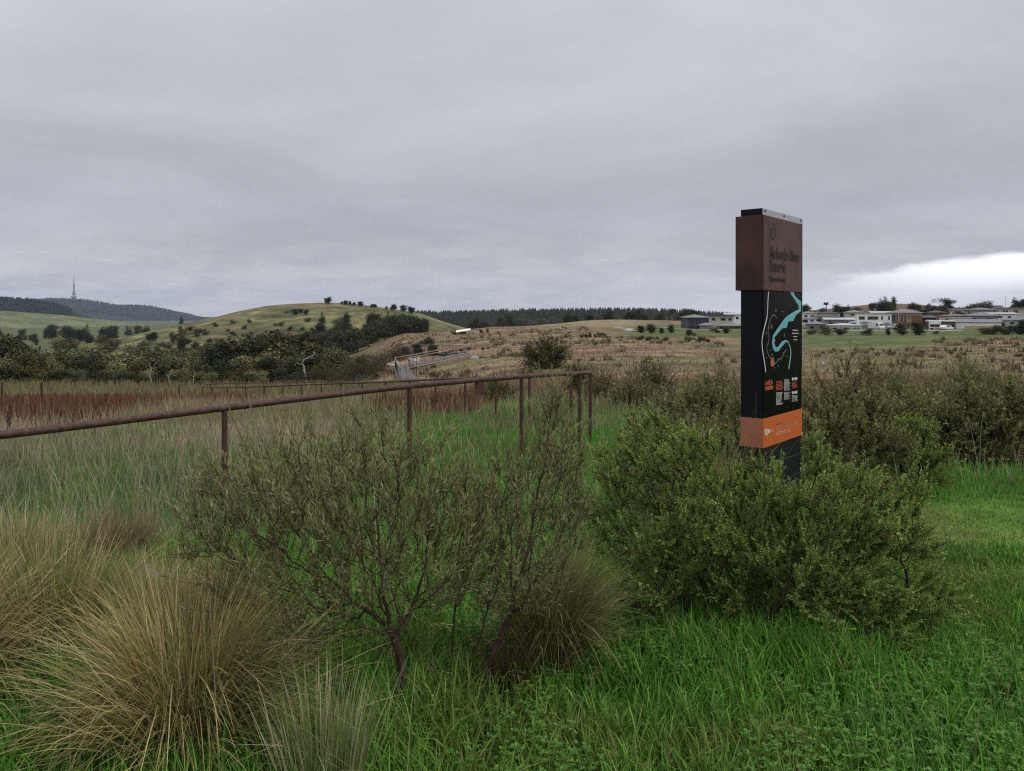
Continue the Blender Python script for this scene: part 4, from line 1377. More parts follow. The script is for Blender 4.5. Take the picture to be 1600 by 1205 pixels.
# the pine forest on the ridge: one far mass of conifers
def forest(name, n, ur, dr, hr, hz, kind):
    us = rng.uniform(*ur, n)
    ds = rng.uniform(*dr, n)
    xs_ = (us - 800) / 1200 * ds
    zs_ = np.maximum(hz(xs_, ds), H(xs_, ds))
    hs = rng.uniform(*hr, n)
    Vs, Fs, Cs = [], [], []
    k = 6
    for j, (lo, hi, wd_) in enumerate(((0.12, .6, .24), (.36, .82, .18), (.6, 1.0, .12))):
        t = np.arange(k) * 2 * np.pi / k
        jit = rng.uniform(.7, 1.3, (n, k))
        ring = np.stack([xs_[:, None] + np.cos(t) * hs[:, None] * wd_ * jit, ds[:, None] + np.sin(t) * hs[:, None] * wd_ * jit, zs_[:, None] + hs[:, None] * (lo + rng.uniform(-.04, .04, (n, k)))], -1)
        apex = np.stack([xs_, ds, zs_ + hs * hi], -1)[:, None]
        vv = np.concatenate([ring, apex], 1).reshape(-1, 3)
        a0 = np.arange(n)[:, None] * (k + 1)
        i = np.arange(k)
        Fs.append(np.stack([a0 + i, a0 + (i + 1) % k, np.broadcast_to(a0 + k, (n, k))], -1).reshape(-1, 3) + sum(len(q) for q in Vs))
        Vs.append(vv)
        Cs.append(np.repeat(np.array([(0.021, 0.029, 0.020)]) * rng.uniform(.7, 1.4, (n, 1)), k + 1, 0))
    o = link(name, mesh_np(name, np.concatenate(Vs), [np.concatenate(Fs)], M['farleaf'], np.concatenate(Cs)))
    return tag(o, kind='stuff')


forest('pine_forest', 6500, (600, 1180), (700, 960), (6, 10.5), hz_pine, 0)
forest('hillside_forest', 4200, (-200, 112), (2330, 2600), (9, 16), hz_wood, 0)
forest('mountain_forest', 9000, (-150, 330), (5300, 6150), (14, 26), hz_mount, 0)

# trees behind and between the houses
for u, d, vt, k, lb in ((1258, 330, 474.5, 'dense', 'dark round tree close behind the sign, above white roofs'), (1250, 330, 478, 'gum', 'loose dark tree rising right at the edge of the sign'), (1291, 330, 472.5, 'palm', 'palm like tree with a tuft of leaves above the roofs'),
                        (1286, 340, 481, 'gum', 'low dark tree at the foot of the palm like tree'), (1312, 330, 472, 'dense', 'broad dark tree between palm like tree and brown hill'), (1320, 335, 476, 'dense', 'dark tree touching the broad tree below the brown hill'),
                        (1335, 420, 477, 'shrub', 'dark scrub at the start of the brown hill'), (1363, 560, 470.5, 'dense', 'small round dark tree on the brown hill slope'), (1376, 520, 465.5, 'conifer', 'pointed dark tree in the clump on top of the brown hill'),
                        (1383, 520, 462.5, 'conifer', 'tallest pointed tree in the clump on the brown hill'), (1379, 510, 468, 'dense', 'bushy dark tree in the middle of the hilltop clump'), (1389, 520, 468, 'dense', 'bushy dark tree ending the hilltop clump'),
                        (1397, 560, 463.5, 'poplar', 'single upright tree just beside the hilltop clump'), (1427, 400, 470, 'dense', 'big round dark tree on the far side of the brown hill'), (1434, 400, 473, 'dense', 'dark tree joined to the big round tree'),
                        (1452, 350, 475.5, 'gum', 'dark gum over the dark red brick house'), (1463, 350, 474.5, 'gum', 'dark gum next to the tall open gum'), (1475, 345, 466, 'open', 'tall open crowned gum standing above the roofs'),
                        (1482, 345, 465.5, 'open', 'second tall open gum with clumped crown'), (1471, 330, 479, 'gum', 'low loose tree below the tall open gums'), (1503, 350, 476, 'gum', 'small dark tree between open gums and upper row house'),
                        (1518, 350, 472, 'gum', 'loose tree above the grey upper row house'), (1526, 355, 474, 'grey', 'grey tree above the grey upper row house'), (1539, 350, 470.5, 'gum', 'taller slim gum above the grey upper row house'),
                        (1558, 360, 476, 'gum', 'tree behind the long cream house, short of the edge'), (1583, 360, 475, 'gum', 'gum rising behind the long cream house'), (1594, 345, 464, 'dense', 'large dark tree at the picture edge above the houses'),
                        (1610, 345, 462, 'dense', 'large dark tree beyond the long cream house'), (1640, 345, 468, 'gum', 'gum beyond the large dark tree'), (1496, 330, 484, 'dense', 'dark low tree under the small dark tree behind roofs'),
                        (1445, 330, 482, 'dense', 'dark low tree behind the brown slot window house')):
    tree(k, u, d, vt, lb, None, 1.15)
# street and garden trees in front of the houses
for u, d, vt, k, w_, lb in ((1267, 192, 511, 'shrub', 1.0, 'round green street shrub nearest the sign'), (1288, 190, 508.5, 'shrub', 1.1, 'larger round street shrub in front of the low white house'), (1313, 192, 510, 'shrub', 1.0, 'round shrub beside the larger street shrub'),
                            (1355, 191, 511, 'shrub', .9, 'round shrub before the white cube house garage'), (1388, 191, 514, 'poplar', 1.6, 'slim young tree between van and car'), (1409, 188, 503, 'poplar', 2.0, 'dense young street tree before the brown slot window house'),
                            (1435, 184, 503, 'poplar', 2.0, 'tall russet street tree before the dark red brick house'), (1462, 195, 515, 'shrub', .8, 'small shrub at the foot of the white portal house'),
                            (1541, 192, 509, 'shrub', 1.1, 'dark shrub at the end of the long white house'), (1552, 191, 506.5, 'shrub', 1.2, 'bigger dark shrub below the grey hip roof house'), (1568, 191, 509, 'shrub', 1.1, 'dark shrub left of the beige house'),
                            (1583, 188, 505, 'shrub', 1.3, 'dark shrub hiding the beige house wall'), (1597, 186, 500, 'poplar', 1.7, 'upright tree before the beige house'), (1612, 184, 508, 'shrub', 1.2, 'shrub beyond the upright tree'),
                            (1002, 190, 508.5, 'poplar', 2.2, 'first of the park saplings, on the mown slope'), (1017, 188, 505, 'poplar', 2.1, 'tallest park sapling on the mown slope'), (1034, 186, 512, 'poplar', 2.0, 'shorter park sapling after the tallest'),
                            (1049, 195, 506.5, 'poplar', 1.8, 'slim park sapling near the charcoal house'), (1076, 170, 514, 'poplar', 2.0, 'park sapling below the charcoal house'), (1083, 172, 516, 'shrub', 1.0, 'bushy park sapling below the grey garage'),
                            (1121, 200, 513, 'shrub', .9, 'grey green shrub before the brown wall'), (1135, 196, 510, 'poplar', 2.2, 'young tree before the long low brick house'), (1114, 200, 509, 'grey', 1.2, 'thin grey tree beside the grey garage wing')):
    tree(k, u, d, vt, lb, None, w_ * 1.35)
# shrubs and saplings dotted over the dry hillside
GS = 'shrubs dotted over the dry hillside'
for u, d, vt, k, w_ in ((1000, 140, 522, 'shrub', 1.3), (1012, 138, 523, 'shrub', 1.2), (1040, 136, 525, 'shrub', 1.4), (1075, 132, 525, 'shrub', 1.4), (1092, 128, 524, 'shrub', 1.2), (1106, 130, 526, 'shrub', 1.2), (1024, 132, 526, 'twiggy', 1.3),
                        (909, 150, 520, 'shrub', .9), (916, 150, 520, 'shrub', .9), (922, 151, 519, 'poplar', 1.8), (930, 148, 521, 'shrub', .9), (937, 150, 517.5, 'shrub', 1.0), (944, 150, 518, 'shrub', 1.0), (883, 152, 522, 'shrub', .9),
                        (653, 118, 533, 'dense', 1.1), (676, 116, 536, 'dense', 1.2), (664, 150, 523, 'shrub', 1.2), (705, 106, 545, 'twiggy', 1.6), (694, 110, 549, 'twiggy', 1.6), (721, 118, 543, 'shrub', 1.1), (733, 120, 543, 'shrub', 1.0),
                        (741, 119, 544, 'twiggy', 1.0), (754, 115, 543, 'shrub', 1.2), (763, 116, 541, 'shrub', 1.1), (772, 118, 540, 'twiggy', 1.1), (797, 180, 523, 'shrub', 1.0), (782, 182, 523, 'shrub', .9), (752, 230, 513, 'gum', 1.2),
                        (762, 232, 513, 'poplar', 1.8), (710, 236, 516, 'shrub', 1.1), (850, 108, 543, 'shrub', 1.3), (858, 106, 546, 'shrub', 1.2), (625, 112, 537, 'twiggy', 1.5), (633, 114, 535, 'twiggy', 1.4), (610, 112, 540, 'twiggy', 1.6),
                        (595, 110, 545, 'twiggy', 1.6), (580, 104, 549, 'shrub', 1.4), (562, 100, 548, 'twiggy', 1.5), (570, 92, 560, 'twiggy', 1.6), (548, 96, 566, 'shrub', 1.5), (600, 92, 566, 'twiggy', 1.4), (575, 84, 575, 'twiggy', 1.5),
                        (918, 118, 534, 'twiggy', 1.2), (930, 116, 533, 'shrub', 1.2), (950, 112, 537, 'twiggy', 1.3), (972, 108, 538, 'twiggy', 1.2), (945, 78, 556, 'twiggy', 1.2), (965, 60, 572, 'twiggy', 1.3), (905, 70, 568, 'twiggy', 1.3),
                        (880, 62, 575, 'twiggy', 1.3), (1090, 100, 540, 'twiggy', 1.3), (1130, 110, 533, 'twiggy', 1.3), (880, 130, 530, 'twiggy', 1.1), (700, 72, 578, 'twiggy', 1.4), (680, 70, 580, 'twiggy', 1.4), (760, 66, 578, 'twiggy', 1.4),
                        (1520, 120, 535, 'shrub', 1.3), (1530, 116, 538, 'shrub', 1.3), (1495, 112, 538, 'shrub', 1.3), (1550, 92, 545, 'shrub', 1.5), (1570, 90, 546, 'twiggy', 1.4), (1480, 90, 550, 'twiggy', 1.4), (1590, 110, 535, 'shrub', 1.3),
                        (1505, 80, 553, 'shrub', 1.5), (1545, 74, 556, 'twiggy', 1.5), (1590, 76, 553, 'shrub', 1.5), (1425, 96, 545, 'twiggy', 1.4), (1440, 88, 548, 'shrub', 1.4), (1380, 92, 547, 'twiggy', 1.4), (1460, 130, 535, 'shrub', 1.2)):
    tree(k, u, d, vt, {'shrub': 'dark green shrub', 'twiggy': 'brown twiggy shrub', 'dense': 'dark rounded tree', 'gum': 'small loose gum', 'poplar': 'slim sapling'}[k] + ' on the dry hillside ' + ('near the boardwalk' if u < 780 else 'below the mown park' if u < 1160 else 'in front of the houses') + (', far up' if d > 125 else ', halfway up' if d > 95 else ', low down'), GS, w_, .5)

# ------------------------------------------------------------------ rusted pipe rail looping down the slope
def catmull(P, per=10):
    P = [np.array(p, float) for p in P]
    out = []
    for i in range(len(P) - 1):
        p0, p1, p2, p3 = P[max(i - 1, 0)], P[i], P[i + 1], P[min(i + 2, len(P) - 1)]
        for t in np.linspace(0, 1, per, endpoint=False):
            out.append(0.5 * ((2 * p1) + (-p0 + p2) * t + (2 * p0 - 5 * p1 + 4 * p2 - p3) * t * t + (-p0 + 3 * p1 - 3 * p2 + p3) * t ** 3))
    out.append(P[-1])
    return np.array(out)


def pipe_rail():
    near = [(-5.6, 2.3, .80), (-4.5, 3.8, .79)] + [(xpx(u, d), d, zpx(v, d)) for u, v, d in
            ((0, 680, 5.2), (351, 637.5, 6.6), (640, 603.5, 8.0), (815, 588.5, 9.5), (906, 583.2, 10.9), (922.5, 582.3, 12.0), (915, 582.6, 12.9), (892, 584.2, 13.6),
             (757, 590.5, 18), (678, 593.2, 21), (600, 597, 24.5), (500, 600.5, 29.5), (415, 604, 34), (346, 606, 37.5), (320, 604.6, 39.6), (316.5, 602.6, 40.6), (325, 600.6, 41.8), (360, 599.2, 43.5), (420, 598, 46), (480, 597.6, 48.5), (540, 597.4, 51), (600, 597, 55))]
    C = catmull(near, 9)
    rt = empty('pipe_handrail', (float(C[0][0]), float(C[0][1]), 0), 0, 'long rusty pipe handrail on thin posts curving away and looping back down the slope', 'handrail')
    off = np.array(rt.location)
    MB().tube([tuple(p - off) for p in C], .03, 10).build('top_rail', M['rustpipe'], rt)
    for p in rt.children[0].data.polygons:
        p.use_smooth = True
    seg = np.linalg.norm(np.diff(C, axis=0), axis=1)
    s = np.concatenate([[0], np.cumsum(seg)])
    # stations of the posts: the near ones where the photograph has them, then evenly spaced
    st = []
    for u, d in ((351, 6.6), (640, 8.0), (815, 9.5), (906, 10.9), (922.5, 12.0), (892, 13.6)):
        i = np.argmin(np.abs(C[:, 1] - d) + np.abs(C[:, 0] - xpx(u, d)))
        st.append(s[i])
    st = [st[0] - 3.9, st[0] - 1.95] + st
    while st[-1] + 2.0 < s[-1]:
        st.append(st[-1] + 2.0)
    me = None
    for t in st:
        p = np.array([np.interp(t, s, C[:, k]) for k in range(3)])
        h = p[2] - float(H(p[0], p[1])) + .25
        m = MB().tube([(0, 0, -h), (0, 0, -.02)], .026, 8)
        o = m.build('post', M['rustpost'], rt)
        o.location = tuple(p - off)
    # small rust coloured plate hanging from the rail
    p = C[np.argmin(np.abs((C[:, 0] / np.maximum(C[:, 1], 1) * 1200 + 800) - 740) + (C[:, 1] > 11) * 1000)]
    m = MB().box(-.065, .065, -.006, .006, -.17, -.032)
    for dx in (-.045, .045):
        m.box(dx - .006, dx + .006, -.004, .004, -.04, -.015)
    o = m.build('plaque', M['corten'], rt, .002)
    o.location = tuple(p - off)
    o.rotation_euler = (0, 0, .6)
    o['label'] = 'small square rust coloured plate hanging under the rail'


pipe_rail()


# timber boardwalk zigzagging on the far slope
def boardwalk():
    pts = [(612, 596.5, 58), (640, 598, 66), (632, 586, 80), (628, 578, 92), (668, 569, 98), (722, 561.5, 106), (690, 553.5, 117), (635, 547.5, 128)]
    P = np.array([(xpx(u, d), d, zpx(v, d)) for u, v, d in pts[1:]])
    Q = [P[0]]
    for i in range(len(P) - 1):
        for t in np.linspace(0, 1, 4)[1:]:
            Q.append(P[i] * (1 - t) + P[i + 1] * t)
    P = np.array(Q)
    P[:, 2] = np.maximum(P[:, 2], H(P[:, 0], P[:, 1]) + .45)
    P[:, 2] = np.convolve(np.pad(P[:, 2], 1, mode='edge'), [.25, .5, .25], mode='valid')
    rt = empty('boardwalk', tuple(P[0]), 0, 'grey timber boardwalk with pale rails zigzagging up the dry slope', 'boardwalk')
    off = P[0].copy()
    P = P - off
    W_ = .8
    T = [nrm(P[i + 1, :2] - P[i, :2]) for i in range(len(P) - 1)]
    Lp, Rp = [], []
    for i in range(len(P)):
        n0 = np.array([-T[max(i - 1, 0)][1], T[max(i - 1, 0)][0]])
        n1 = np.array([-T[min(i, len(T) - 1)][1], T[min(i, len(T) - 1)][0]])
        b_ = nrm(n0 + n1)
        k = W_ / max(.45, float(b_ @ n1))
        Lp.append(np.append(P[i, :2] + b_ * k, P[i, 2]))
        Rp.append(np.append(P[i, :2] - b_ * k, P[i, 2]))
    plank_n = 0
    for i in range(len(P) - 1):
        ln = float(np.linalg.norm(P[i + 1] - P[i]))
        n = max(1, int(ln / 1.1))
        for j in range(n):
            a, b_ = j / n + .004, (j + 1) / n - .012
            q = [Lp[i] * (1 - a) + Lp[i + 1] * a, Rp[i] * (1 - a) + Rp[i + 1] * a, Rp[i] * (1 - b_) + Rp[i + 1] * b_, Lp[i] * (1 - b_) + Lp[i + 1] * b_]
            vs_ = [tuple(p - (0, 0, .12)) for p in q] + [tuple(p) for p in q]
            MB().add(vs_, [(0, 1, 2, 3), (7, 6, 5, 4), (0, 4, 5, 1), (1, 5, 6, 2), (2, 6, 7, 3), (3, 7, 4, 0)]).build('deck_panel', M['deck'], rt)
            plank_n += 1
        for sd in (Lp, Rp):
            MB().tube([tuple(sd[i] + (0, 0, 1.0)), tuple(sd[i + 1] + (0, 0, 1.0))], .06, 6).build('rail', M['timber'], rt)
            MB().tube([tuple(sd[i] - (0, 0, .24)), tuple(sd[i + 1] - (0, 0, .24))], .12, 4).build('bearer', M['timber'], rt)
            m = 1
            for j in range(m + 1):
                p = sd[i] * (1 - j / m) + sd[i + 1] * (j / m)
                w = p + off
                MB().tube([(p[0], p[1], float(H(w[0], w[1])) - off[2] - .3), (p[0], p[1], p[2] + 1.0)], .032, 5).build('post', M['deck'], rt)


boardwalk()

# thin rusty pickets standing in the rust coloured weeds
for u, vt, d, lean, lb in ((3, 598, 24, 0, 'tall rusty picket nearest the edge of the rust weeds'), (8, 615, 27, .03, 'short rusty picket close beside the edge picket'), (68, 598, 21, -.06, 'tall leaning rusty picket standing in the rust weeds'),
                           (73, 640, 17, .05, 'low picket in dry grass below the leaning picket'), (107, 614, 30, 0, 'short picket deep in the rust weeds'), (137, 630, 22, -.02, 'short stout picket in front of the rust weeds'), (165, 616, 27, .02, 'thin picket in the middle of the rust weeds'),
                           (280, 601, 30, 0, 'straight rusty picket near the loop of the handrail'), (42, 640, 18, -.03, 'low thin picket in dry grass near the near rail'), (28, 616, 28, .02, 'thin picket between the edge picket and the leaning picket'),
                           (226, 620, 26, .02, 'thin picket in the far part of the rust weeds'), (12, 664, 13, .04, 'low picket just above the near rail')):
    x = xpx(u, d)
    z = float(H(x, d))
    h = max(.5, zpx(vt, d) - z)
    m = MB()
    t = .03
    a = lean
    for x0, x1, y0, y1 in ((-t, t, -.006, .006), (-.006, .006, .0065, t * 1.6)):
        v0 = [(x0, y0, -.3), (x1, y0, -.3), (x1, y1, -.3), (x0, y1, -.3)]
        v1 = [(p[0] + a * h, p[1], h) for p in v0]
        m.add(v0 + v1, [(0, 3, 2, 1), (4, 5, 6, 7), (0, 1, 5, 4), (1, 2, 6, 5), (2, 3, 7, 6), (3, 0, 4, 7)])
    o = m.build('fence_picket', M['rustpost'])
    o.location = (x, d, z)
    tag(o, lb, 'fence picket', 'pickets in the rust weeds')


# ------------------------------------------------------------------ the sign post
SX, SY = 1.662, 5.1
SA = math.atan2(.767, .64)
sg = empty('sign_totem', (SX, SY, float(H(SX, SY)) - .02), SA, 'tall black reserve sign with rusted steel head, river map and orange band', 'sign')
SZ = sg.location.z


def s_t(u):
    a = (u - 800) / 1200
    return (SY * a - SX) / (.64 - .767 * a)


def s_xz(u, v):
    t = s_t(u)
    return t, EYE - (v - HORIZ) * (SY + .767 * t) / 1200 - SZ


WD, TH = .73, .15
zz_ = lambda v: EYE - (v - HORIZ) * SY / 1200 - SZ
MB().box(0, WD, 0, TH, -.2, zz_(325)).build('body', M['blackbody'], sg, .004)
ZR0, ZR1 = zz_(453.5), zz_(336)
# graphic panel set on the front, with a fine edge
MB().box(.004, WD - .004, -.007, -.0005, zz_(654.5) + .001, ZR0 - .004).build('map_panel', M['black'], sg, .001)
MB().box(WD - .003, WD + .003, -.010, .02, zz_(655) + .3, zz_(326)).build('edge_trim', M['steel'], sg)
# steel head: a folded sleeve, standing proud of front and outer end
m = MB()
m.box(-.016, WD - .012, -.016, -.004, ZR0, ZR1)
m.box(-.016, -.003, -.0035, TH + .03, ZR0, ZR1)
m.box(-.0025, WD - .012, TH + .018, TH + .03, ZR0, ZR1)
m.box(-.0025, WD - .012, -.0035, TH + .0175, ZR0, ZR0 + .006)
m.box(-.0025, WD - .012, -.0035, TH + .0175, ZR1 - .006, ZR1)
m.build('steel_head', M['corten'], sg, .002)
MB().box(.0, WD - .002, -.008, -.0005, ZR1 - .03, zz_(325.6)).build('top_plate', M['steel'], sg, .001)
for x in (.03, .37, .70):
    MB().tube([(x, -.0085, zz_(329.5)), (x, -.013, zz_(329.5))], .007, 8).build('bolt', M['frame'], sg)
MB().tube([(.37, -.0075, zz_(455)), (.37, -.011, zz_(455))], .006, 8).build('bolt', M['frame'], sg)
# orange band, wrapping the front and the outer end
OB0, OB1 = zz_(700.5), zz_(654.5)
MB().box(-.005, WD, -.0075, -.0005, OB0, OB1).build('orange_band', M['orange'], sg, .0008)
o = MB().box(-.005, -.0005, .0, TH, OB0, OB1).build('orange_band', M['litend_print'], sg, .0008)  # end face coloured paler to stand in for the light on it
o['label'] = 'paler end face of the orange band, light painted into its colour'
MB().box(-.0045, -.0005, .04, .0435, OB1 + .004, OB1 + .17).build('scratch', M['greyprint'], sg)

YF = -.0076     # print sits on the panel


def flat(name, pts, mat, y=YF, th=.0008):
    """a thin printed shape from (x, z) outline points"""
    import bmesh
    bm = bmesh.new()
    vs_ = [bm.verts.new((x, y, z)) for x, z in pts]
    bm.faces.new(vs_)
    bm.normal_update()
    bmesh.ops.triangulate(bm, faces=bm.faces[:])
    me = bpy.data.meshes.new(name)
    bm.to_mesh(me)
    bm.free()
    me.materials.append(M[mat])
    o_ = link(name, me, sg)
    sd = o_.modifiers.new('thickness', 'SOLIDIFY')
    sd.thickness = th
    sd.offset = 0
    return o_


def line_strip(name, pts, w, mat, y=YF):
    P = catmull([(p[0], 0, p[1]) for p in pts], 8)[:, [0, 2]]
    T = nrm(np.gradient(P, axis=0))
    Nn = np.stack([-T[:, 1], T[:, 0]], -1)
    ww = np.interp(np.linspace(0, 1, len(P)), np.linspace(0, 1, len(w)), w) if hasattr(w, '__len__') else np.full(len(P), w)
    A_, B_ = P + Nn * ww[:, None], P - Nn * ww[:, None]
    n = len(P)
    mb = MB()
    vs_ = [(a[0], y, a[1]) for a in A_] + [(a[0], y, a[1]) for a in B_] + [(a[0], y + .0009, a[1]) for a in A_] + [(a[0], y + .0009, a[1]) for a in B_]
    fs = []
    for i in range(n - 1):
        fs += [(i, n + i, n + i + 1, i + 1), (i, i + 1, 2 * n + i + 1, 2 * n + i), (n + i, 3 * n + i, 3 * n + i + 1, n + i + 1)]
    return mb.add(vs_, fs).build(name, M[mat], sg)


def z2(x, y):
    return s_xz(1140 + x / 7.53, 440 + y / 7.53)


def z3(x, y):
    return s_xz(1140 + x / 6.692, 570 + y / 6.692)


def z1(x, y):
    return s_xz(1140 + x / 8.31, 315 + y / 8.31)


# head: spiral and cut lettering
ctr = z1(523, 400)
spi = []
for i in range(46):
    a = 1.75 - i / 45 * 9.0
    rr = .066 * (1 - i / 45 * .86)
    spi.append((ctr[0] + rr * math.cos(a) * 1.0, ctr[1] + rr * 1.0 * math.sin(a)))
line_strip('spiral_emblem', spi, [.002, .0062, .0072, .0068, .006, .0054, .005, .0045], 'letter', -.0175)


def text(body, x, z, size, mat, y, parent=sg, name='lettering', spacing=1.0, bold=0.0, sx=1.0):
    cu = bpy.data.curves.new(name, 'FONT')
    cu.body = body
    cu.size = size
    cu.extrude = .0006
    cu.offset = bold
    cu.space_character = spacing
    cu.resolution_u = 3
    tmp = bpy.data.objects.new('tmp', cu)
    COL.objects.link(tmp)
    dg = bpy.context.evaluated_depsgraph_get()
    me = bpy.data.meshes.new_from_object(tmp.evaluated_get(dg))
    bpy.data.objects.remove(tmp)
    me.materials.clear()
    me.materials.append(M[mat])
    o_ = link(name, me, parent)
    o_.location = (x, y, z)
    o_.rotation_euler = (math.pi / 2, 0, 0)
    o_.scale = (sx, 1, 1)
    return o_


def text_fit(body, p0, width, size, mat, y, bold=.0012):
    o_ = text(body, p0[0], p0[1], size, mat, y, bold=bold)
    w = max(v.co.x for v in o_.data.vertices) - min(v.co.x for v in o_.data.vertices)
    o_.scale = (width / w, 1, 1)
    return o_


L0 = z1(487, 738)
text_fit('Molonglo River', L0, z1(873, 770)[0] - L0[0], .118, 'letter', -.0172, .0022)
L1 = z1(487, 905)
text_fit('Reserve', L1, z1(695, 905)[0] - L1[0], .118, 'letter', -.0172, .0022)
L2 = z1(490, 1030)
text_fit('Ngunnawal Country', L2, z1(695, 1030)[0] - L2[0], .046, 'letter', -.0172, .0012)

# map: river, roads, paths, names
outer = [(684, 112), (740, 192), (800, 285), (802, 330), (758, 350), (690, 393), (650, 420), (598, 490), (538, 575), (498, 640), (487, 720), (497, 790), (524, 828), (562, 818), (603, 762), (640, 718), (668, 712),
         (690, 742), (676, 700), (640, 688), (600, 712), (560, 768), (532, 778), (512, 732), (515, 655), (560, 600), (606, 550), (656, 546), (676, 470), (736, 462), (762, 400), (824, 348), (828, 238), (790, 208), (752, 170), (738, 112)]
flat('river_outline', [z2(*p) for p in outer], 'palecyan', YF)
cx_, cy_ = 640, 500
inner = []
area = sum(outer[i - 1][0] * outer[i][1] - outer[i][0] * outer[i - 1][1] for i in range(len(outer)))
sg_ = 1 if area > 0 else -1
n_ = len(outer)
for i, p in enumerate(outer):
    a, b_ = np.array(outer[i - 1], float), np.array(outer[(i + 1) % n_], float)
    t = nrm(b_ - a)
    inner.append(tuple(np.array(p) + np.array([-t[1], t[0]]) * 4.5 * sg_))
flat('river_print', [z2(*p) for p in inner], 'cyan', YF - .0009)
line_strip('river_line', [z2(*p) for p in ((668, 705), (690, 745), (704, 790), (708, 840), (700, 920), (683, 1030))], [.0035, .004, .005, .0055, .006, .007], 'palecyan')
line_strip('road_line', [z2(*p) for p in ((447, 114), (440, 200), (430, 400), (408, 500), (385, 600), (371, 680), (371, 770), (382, 850), (396, 940), (413, 1066))], .0052, 'whiteprint')
line_strip('track_line', [z2(*p) for p in ((655, 800), (625, 840), (600, 900), (560, 920), (520, 975), (505, 905), (470, 900), (440, 850), (425, 780), (450, 690), (440, 560), (462, 470), (485, 410), (515, 395), (540, 430))], .0045, 'greyprint')
for k, (a, b_, c, d) in enumerate(((530, 340, 8, 16), (610, 356, 22, 4), (487, 860, 9, 14), (420, 610, 7, 14), (480, 530, 8, 24), (420, 895, 8, 10), (560, 990, 9, 9), (513, 1012, 6, 10), (660, 880, 9, 8), (630, 630, 4, 28), (500, 960, 8, 40), (565, 915, 16, 8),
                                   (450, 545, 5, 20), (620, 850, 5, 24), (460, 810, 8, 8), (520, 690, 6, 10))):
    flat('map_mark', [z2(a - c, b_ - d), z2(a + c, b_ - d * .7), z2(a + c * .9, b_ + d), z2(a - c * .8, b_ + d * .8)], 'greyprint')
flat('map_marker', [z2(487 + 20 * math.cos(t), 955 + 48 * math.sin(t)) for t in np.linspace(0, 2 * math.pi, 18, endpoint=False)], 'redprint', YF - .0009)


def bars(name, x0, x1, y0, y1, n, mat, fn, slope=0.0, frac=.36, rag=.3, y=YF):
    """lines of small print: rows of short word-long strokes"""
    mb = MB()
    for i in range(n):
        yy_ = y0 + (y1 - y0) * (i + .5) / n
        h = (y1 - y0) / n * frac / 2
        xe = x1 - (x1 - x0) * random.random() * rag
        x = x0
        while x < xe:
            w = random.uniform(.10, .3) * (x1 - x0)
            xa, xb = x, min(x + w, xe)
            ya, yb_ = yy_ + slope * (xa - x0), yy_ + slope * (xb - x0)
            p = [fn(xa, ya + h), fn(xb, yb_ + h), fn(xb, yb_ - h), fn(xa, ya - h)]
            mb.add([(q[0], y, q[1]) for q in p] + [(q[0], y + .0008, q[1]) for q in p], [(0, 1, 2, 3), (0, 4, 5, 1), (1, 5, 6, 2), (2, 6, 7, 3), (3, 7, 4, 0)])
            x += w + .035 * (x1 - x0)
    return mb.build(name, M[mat], sg)


for yy_, w in ((573, 34), (609, 40), (648, 22), (685, 22)):
    bars('place_name', 762 - w, 762 + w, yy_ - 5, yy_ + 5, 1, 'whiteprint', z2, 0, .9, 0)
T0 = z3(362, 216)
text_fit('a walk to', T0, z3(438, 200)[0] - T0[0], .050, 'redprint', YF, .0014)
T1 = z3(357, 268)
text_fit('remember', T1, z3(444, 246)[0] - T1[0], .046, 'redprint', YF, .0014)
bars('small_print', 474, 552, 172, 272, 7, 'redprint', z3, -.13, .45)
bars('small_print', 476, 550, 288, 424, 12, 'whiteprint', z3, -.10, .38)
bars('small_print', 560, 628, 152, 272, 12, 'whiteprint', z3, -.10, .38)
bars('small_print', 560, 628, 286, 366, 8, 'whiteprint', z3, -.10, .38)
bars('small_print', 640, 706, 178, 250, 6, 'redprint', z3, -.10, .4)
bars('small_print', 640, 706, 318, 388, 6, 'whiteprint', z3, -.10, .32)
for yb_ in (150, 292):
    for i in range(4):
        xa = 640 + i * 15
        flat('icon', [z3(xa + 6 + 6 * math.cos(t), yb_ - i * 2 + 16 * math.sin(t)) for t in np.linspace(0, 2 * math.pi, 10, endpoint=False)], 'whiteprint')
# orange band print: two crests and lines of text
YB = -.0082
for dx, r0, r1 in ((372, 17, 34), (399, 12, 22)):
    flat('crest', [z3(dx + r0 * math.cos(t) * (1 - .25 * math.sin(3 * t)), 704 + (372 - dx) * .35 + r1 * math.sin(t)) for t in np.linspace(0, 2 * math.pi, 18, endpoint=False)], 'whiteprint', YB)
flat('crest_detail', [z3(372 + 7 * math.cos(t), 698 + 14 * math.sin(t)) for t in np.linspace(0, 2 * math.pi, 10, endpoint=False)], 'orange', YB - .0009)
line_strip('ring_emblem', [z3(433 + 13 * math.cos(t), 690 + 26 * math.sin(t)) for t in np.linspace(0, 2 * math.pi, 14)], .0025, 'litend_print', YB)
bars('ring_emblem', 427, 440, 678, 704, 2, 'whiteprint', z3, -.2, .5, 0, YB)
bars('small_print', 472, 542, 616, 636, 1, 'redbrick', z3, -.22, .5, 0, YB)
bars('small_print', 472, 716, 636, 700, 6, 'litend_print', z3, -.22, .5, .08, YB)
bars('small_print', 472, 640, 702, 742, 2, 'whiteprint', z3, -.24, .14, .1, YB)

# ------------------------------------------------------------------ foreground shrubs
WATTLE = [(0.180, 0.195, 0.080), (0.205, 0.205, 0.090), (0.150, 0.175, 0.074), (0.215, 0.185, 0.095)]
LINE = lambda *p: [np.array(q, float) for q in p]
GRN = lambda x, y: float(H(x, y))


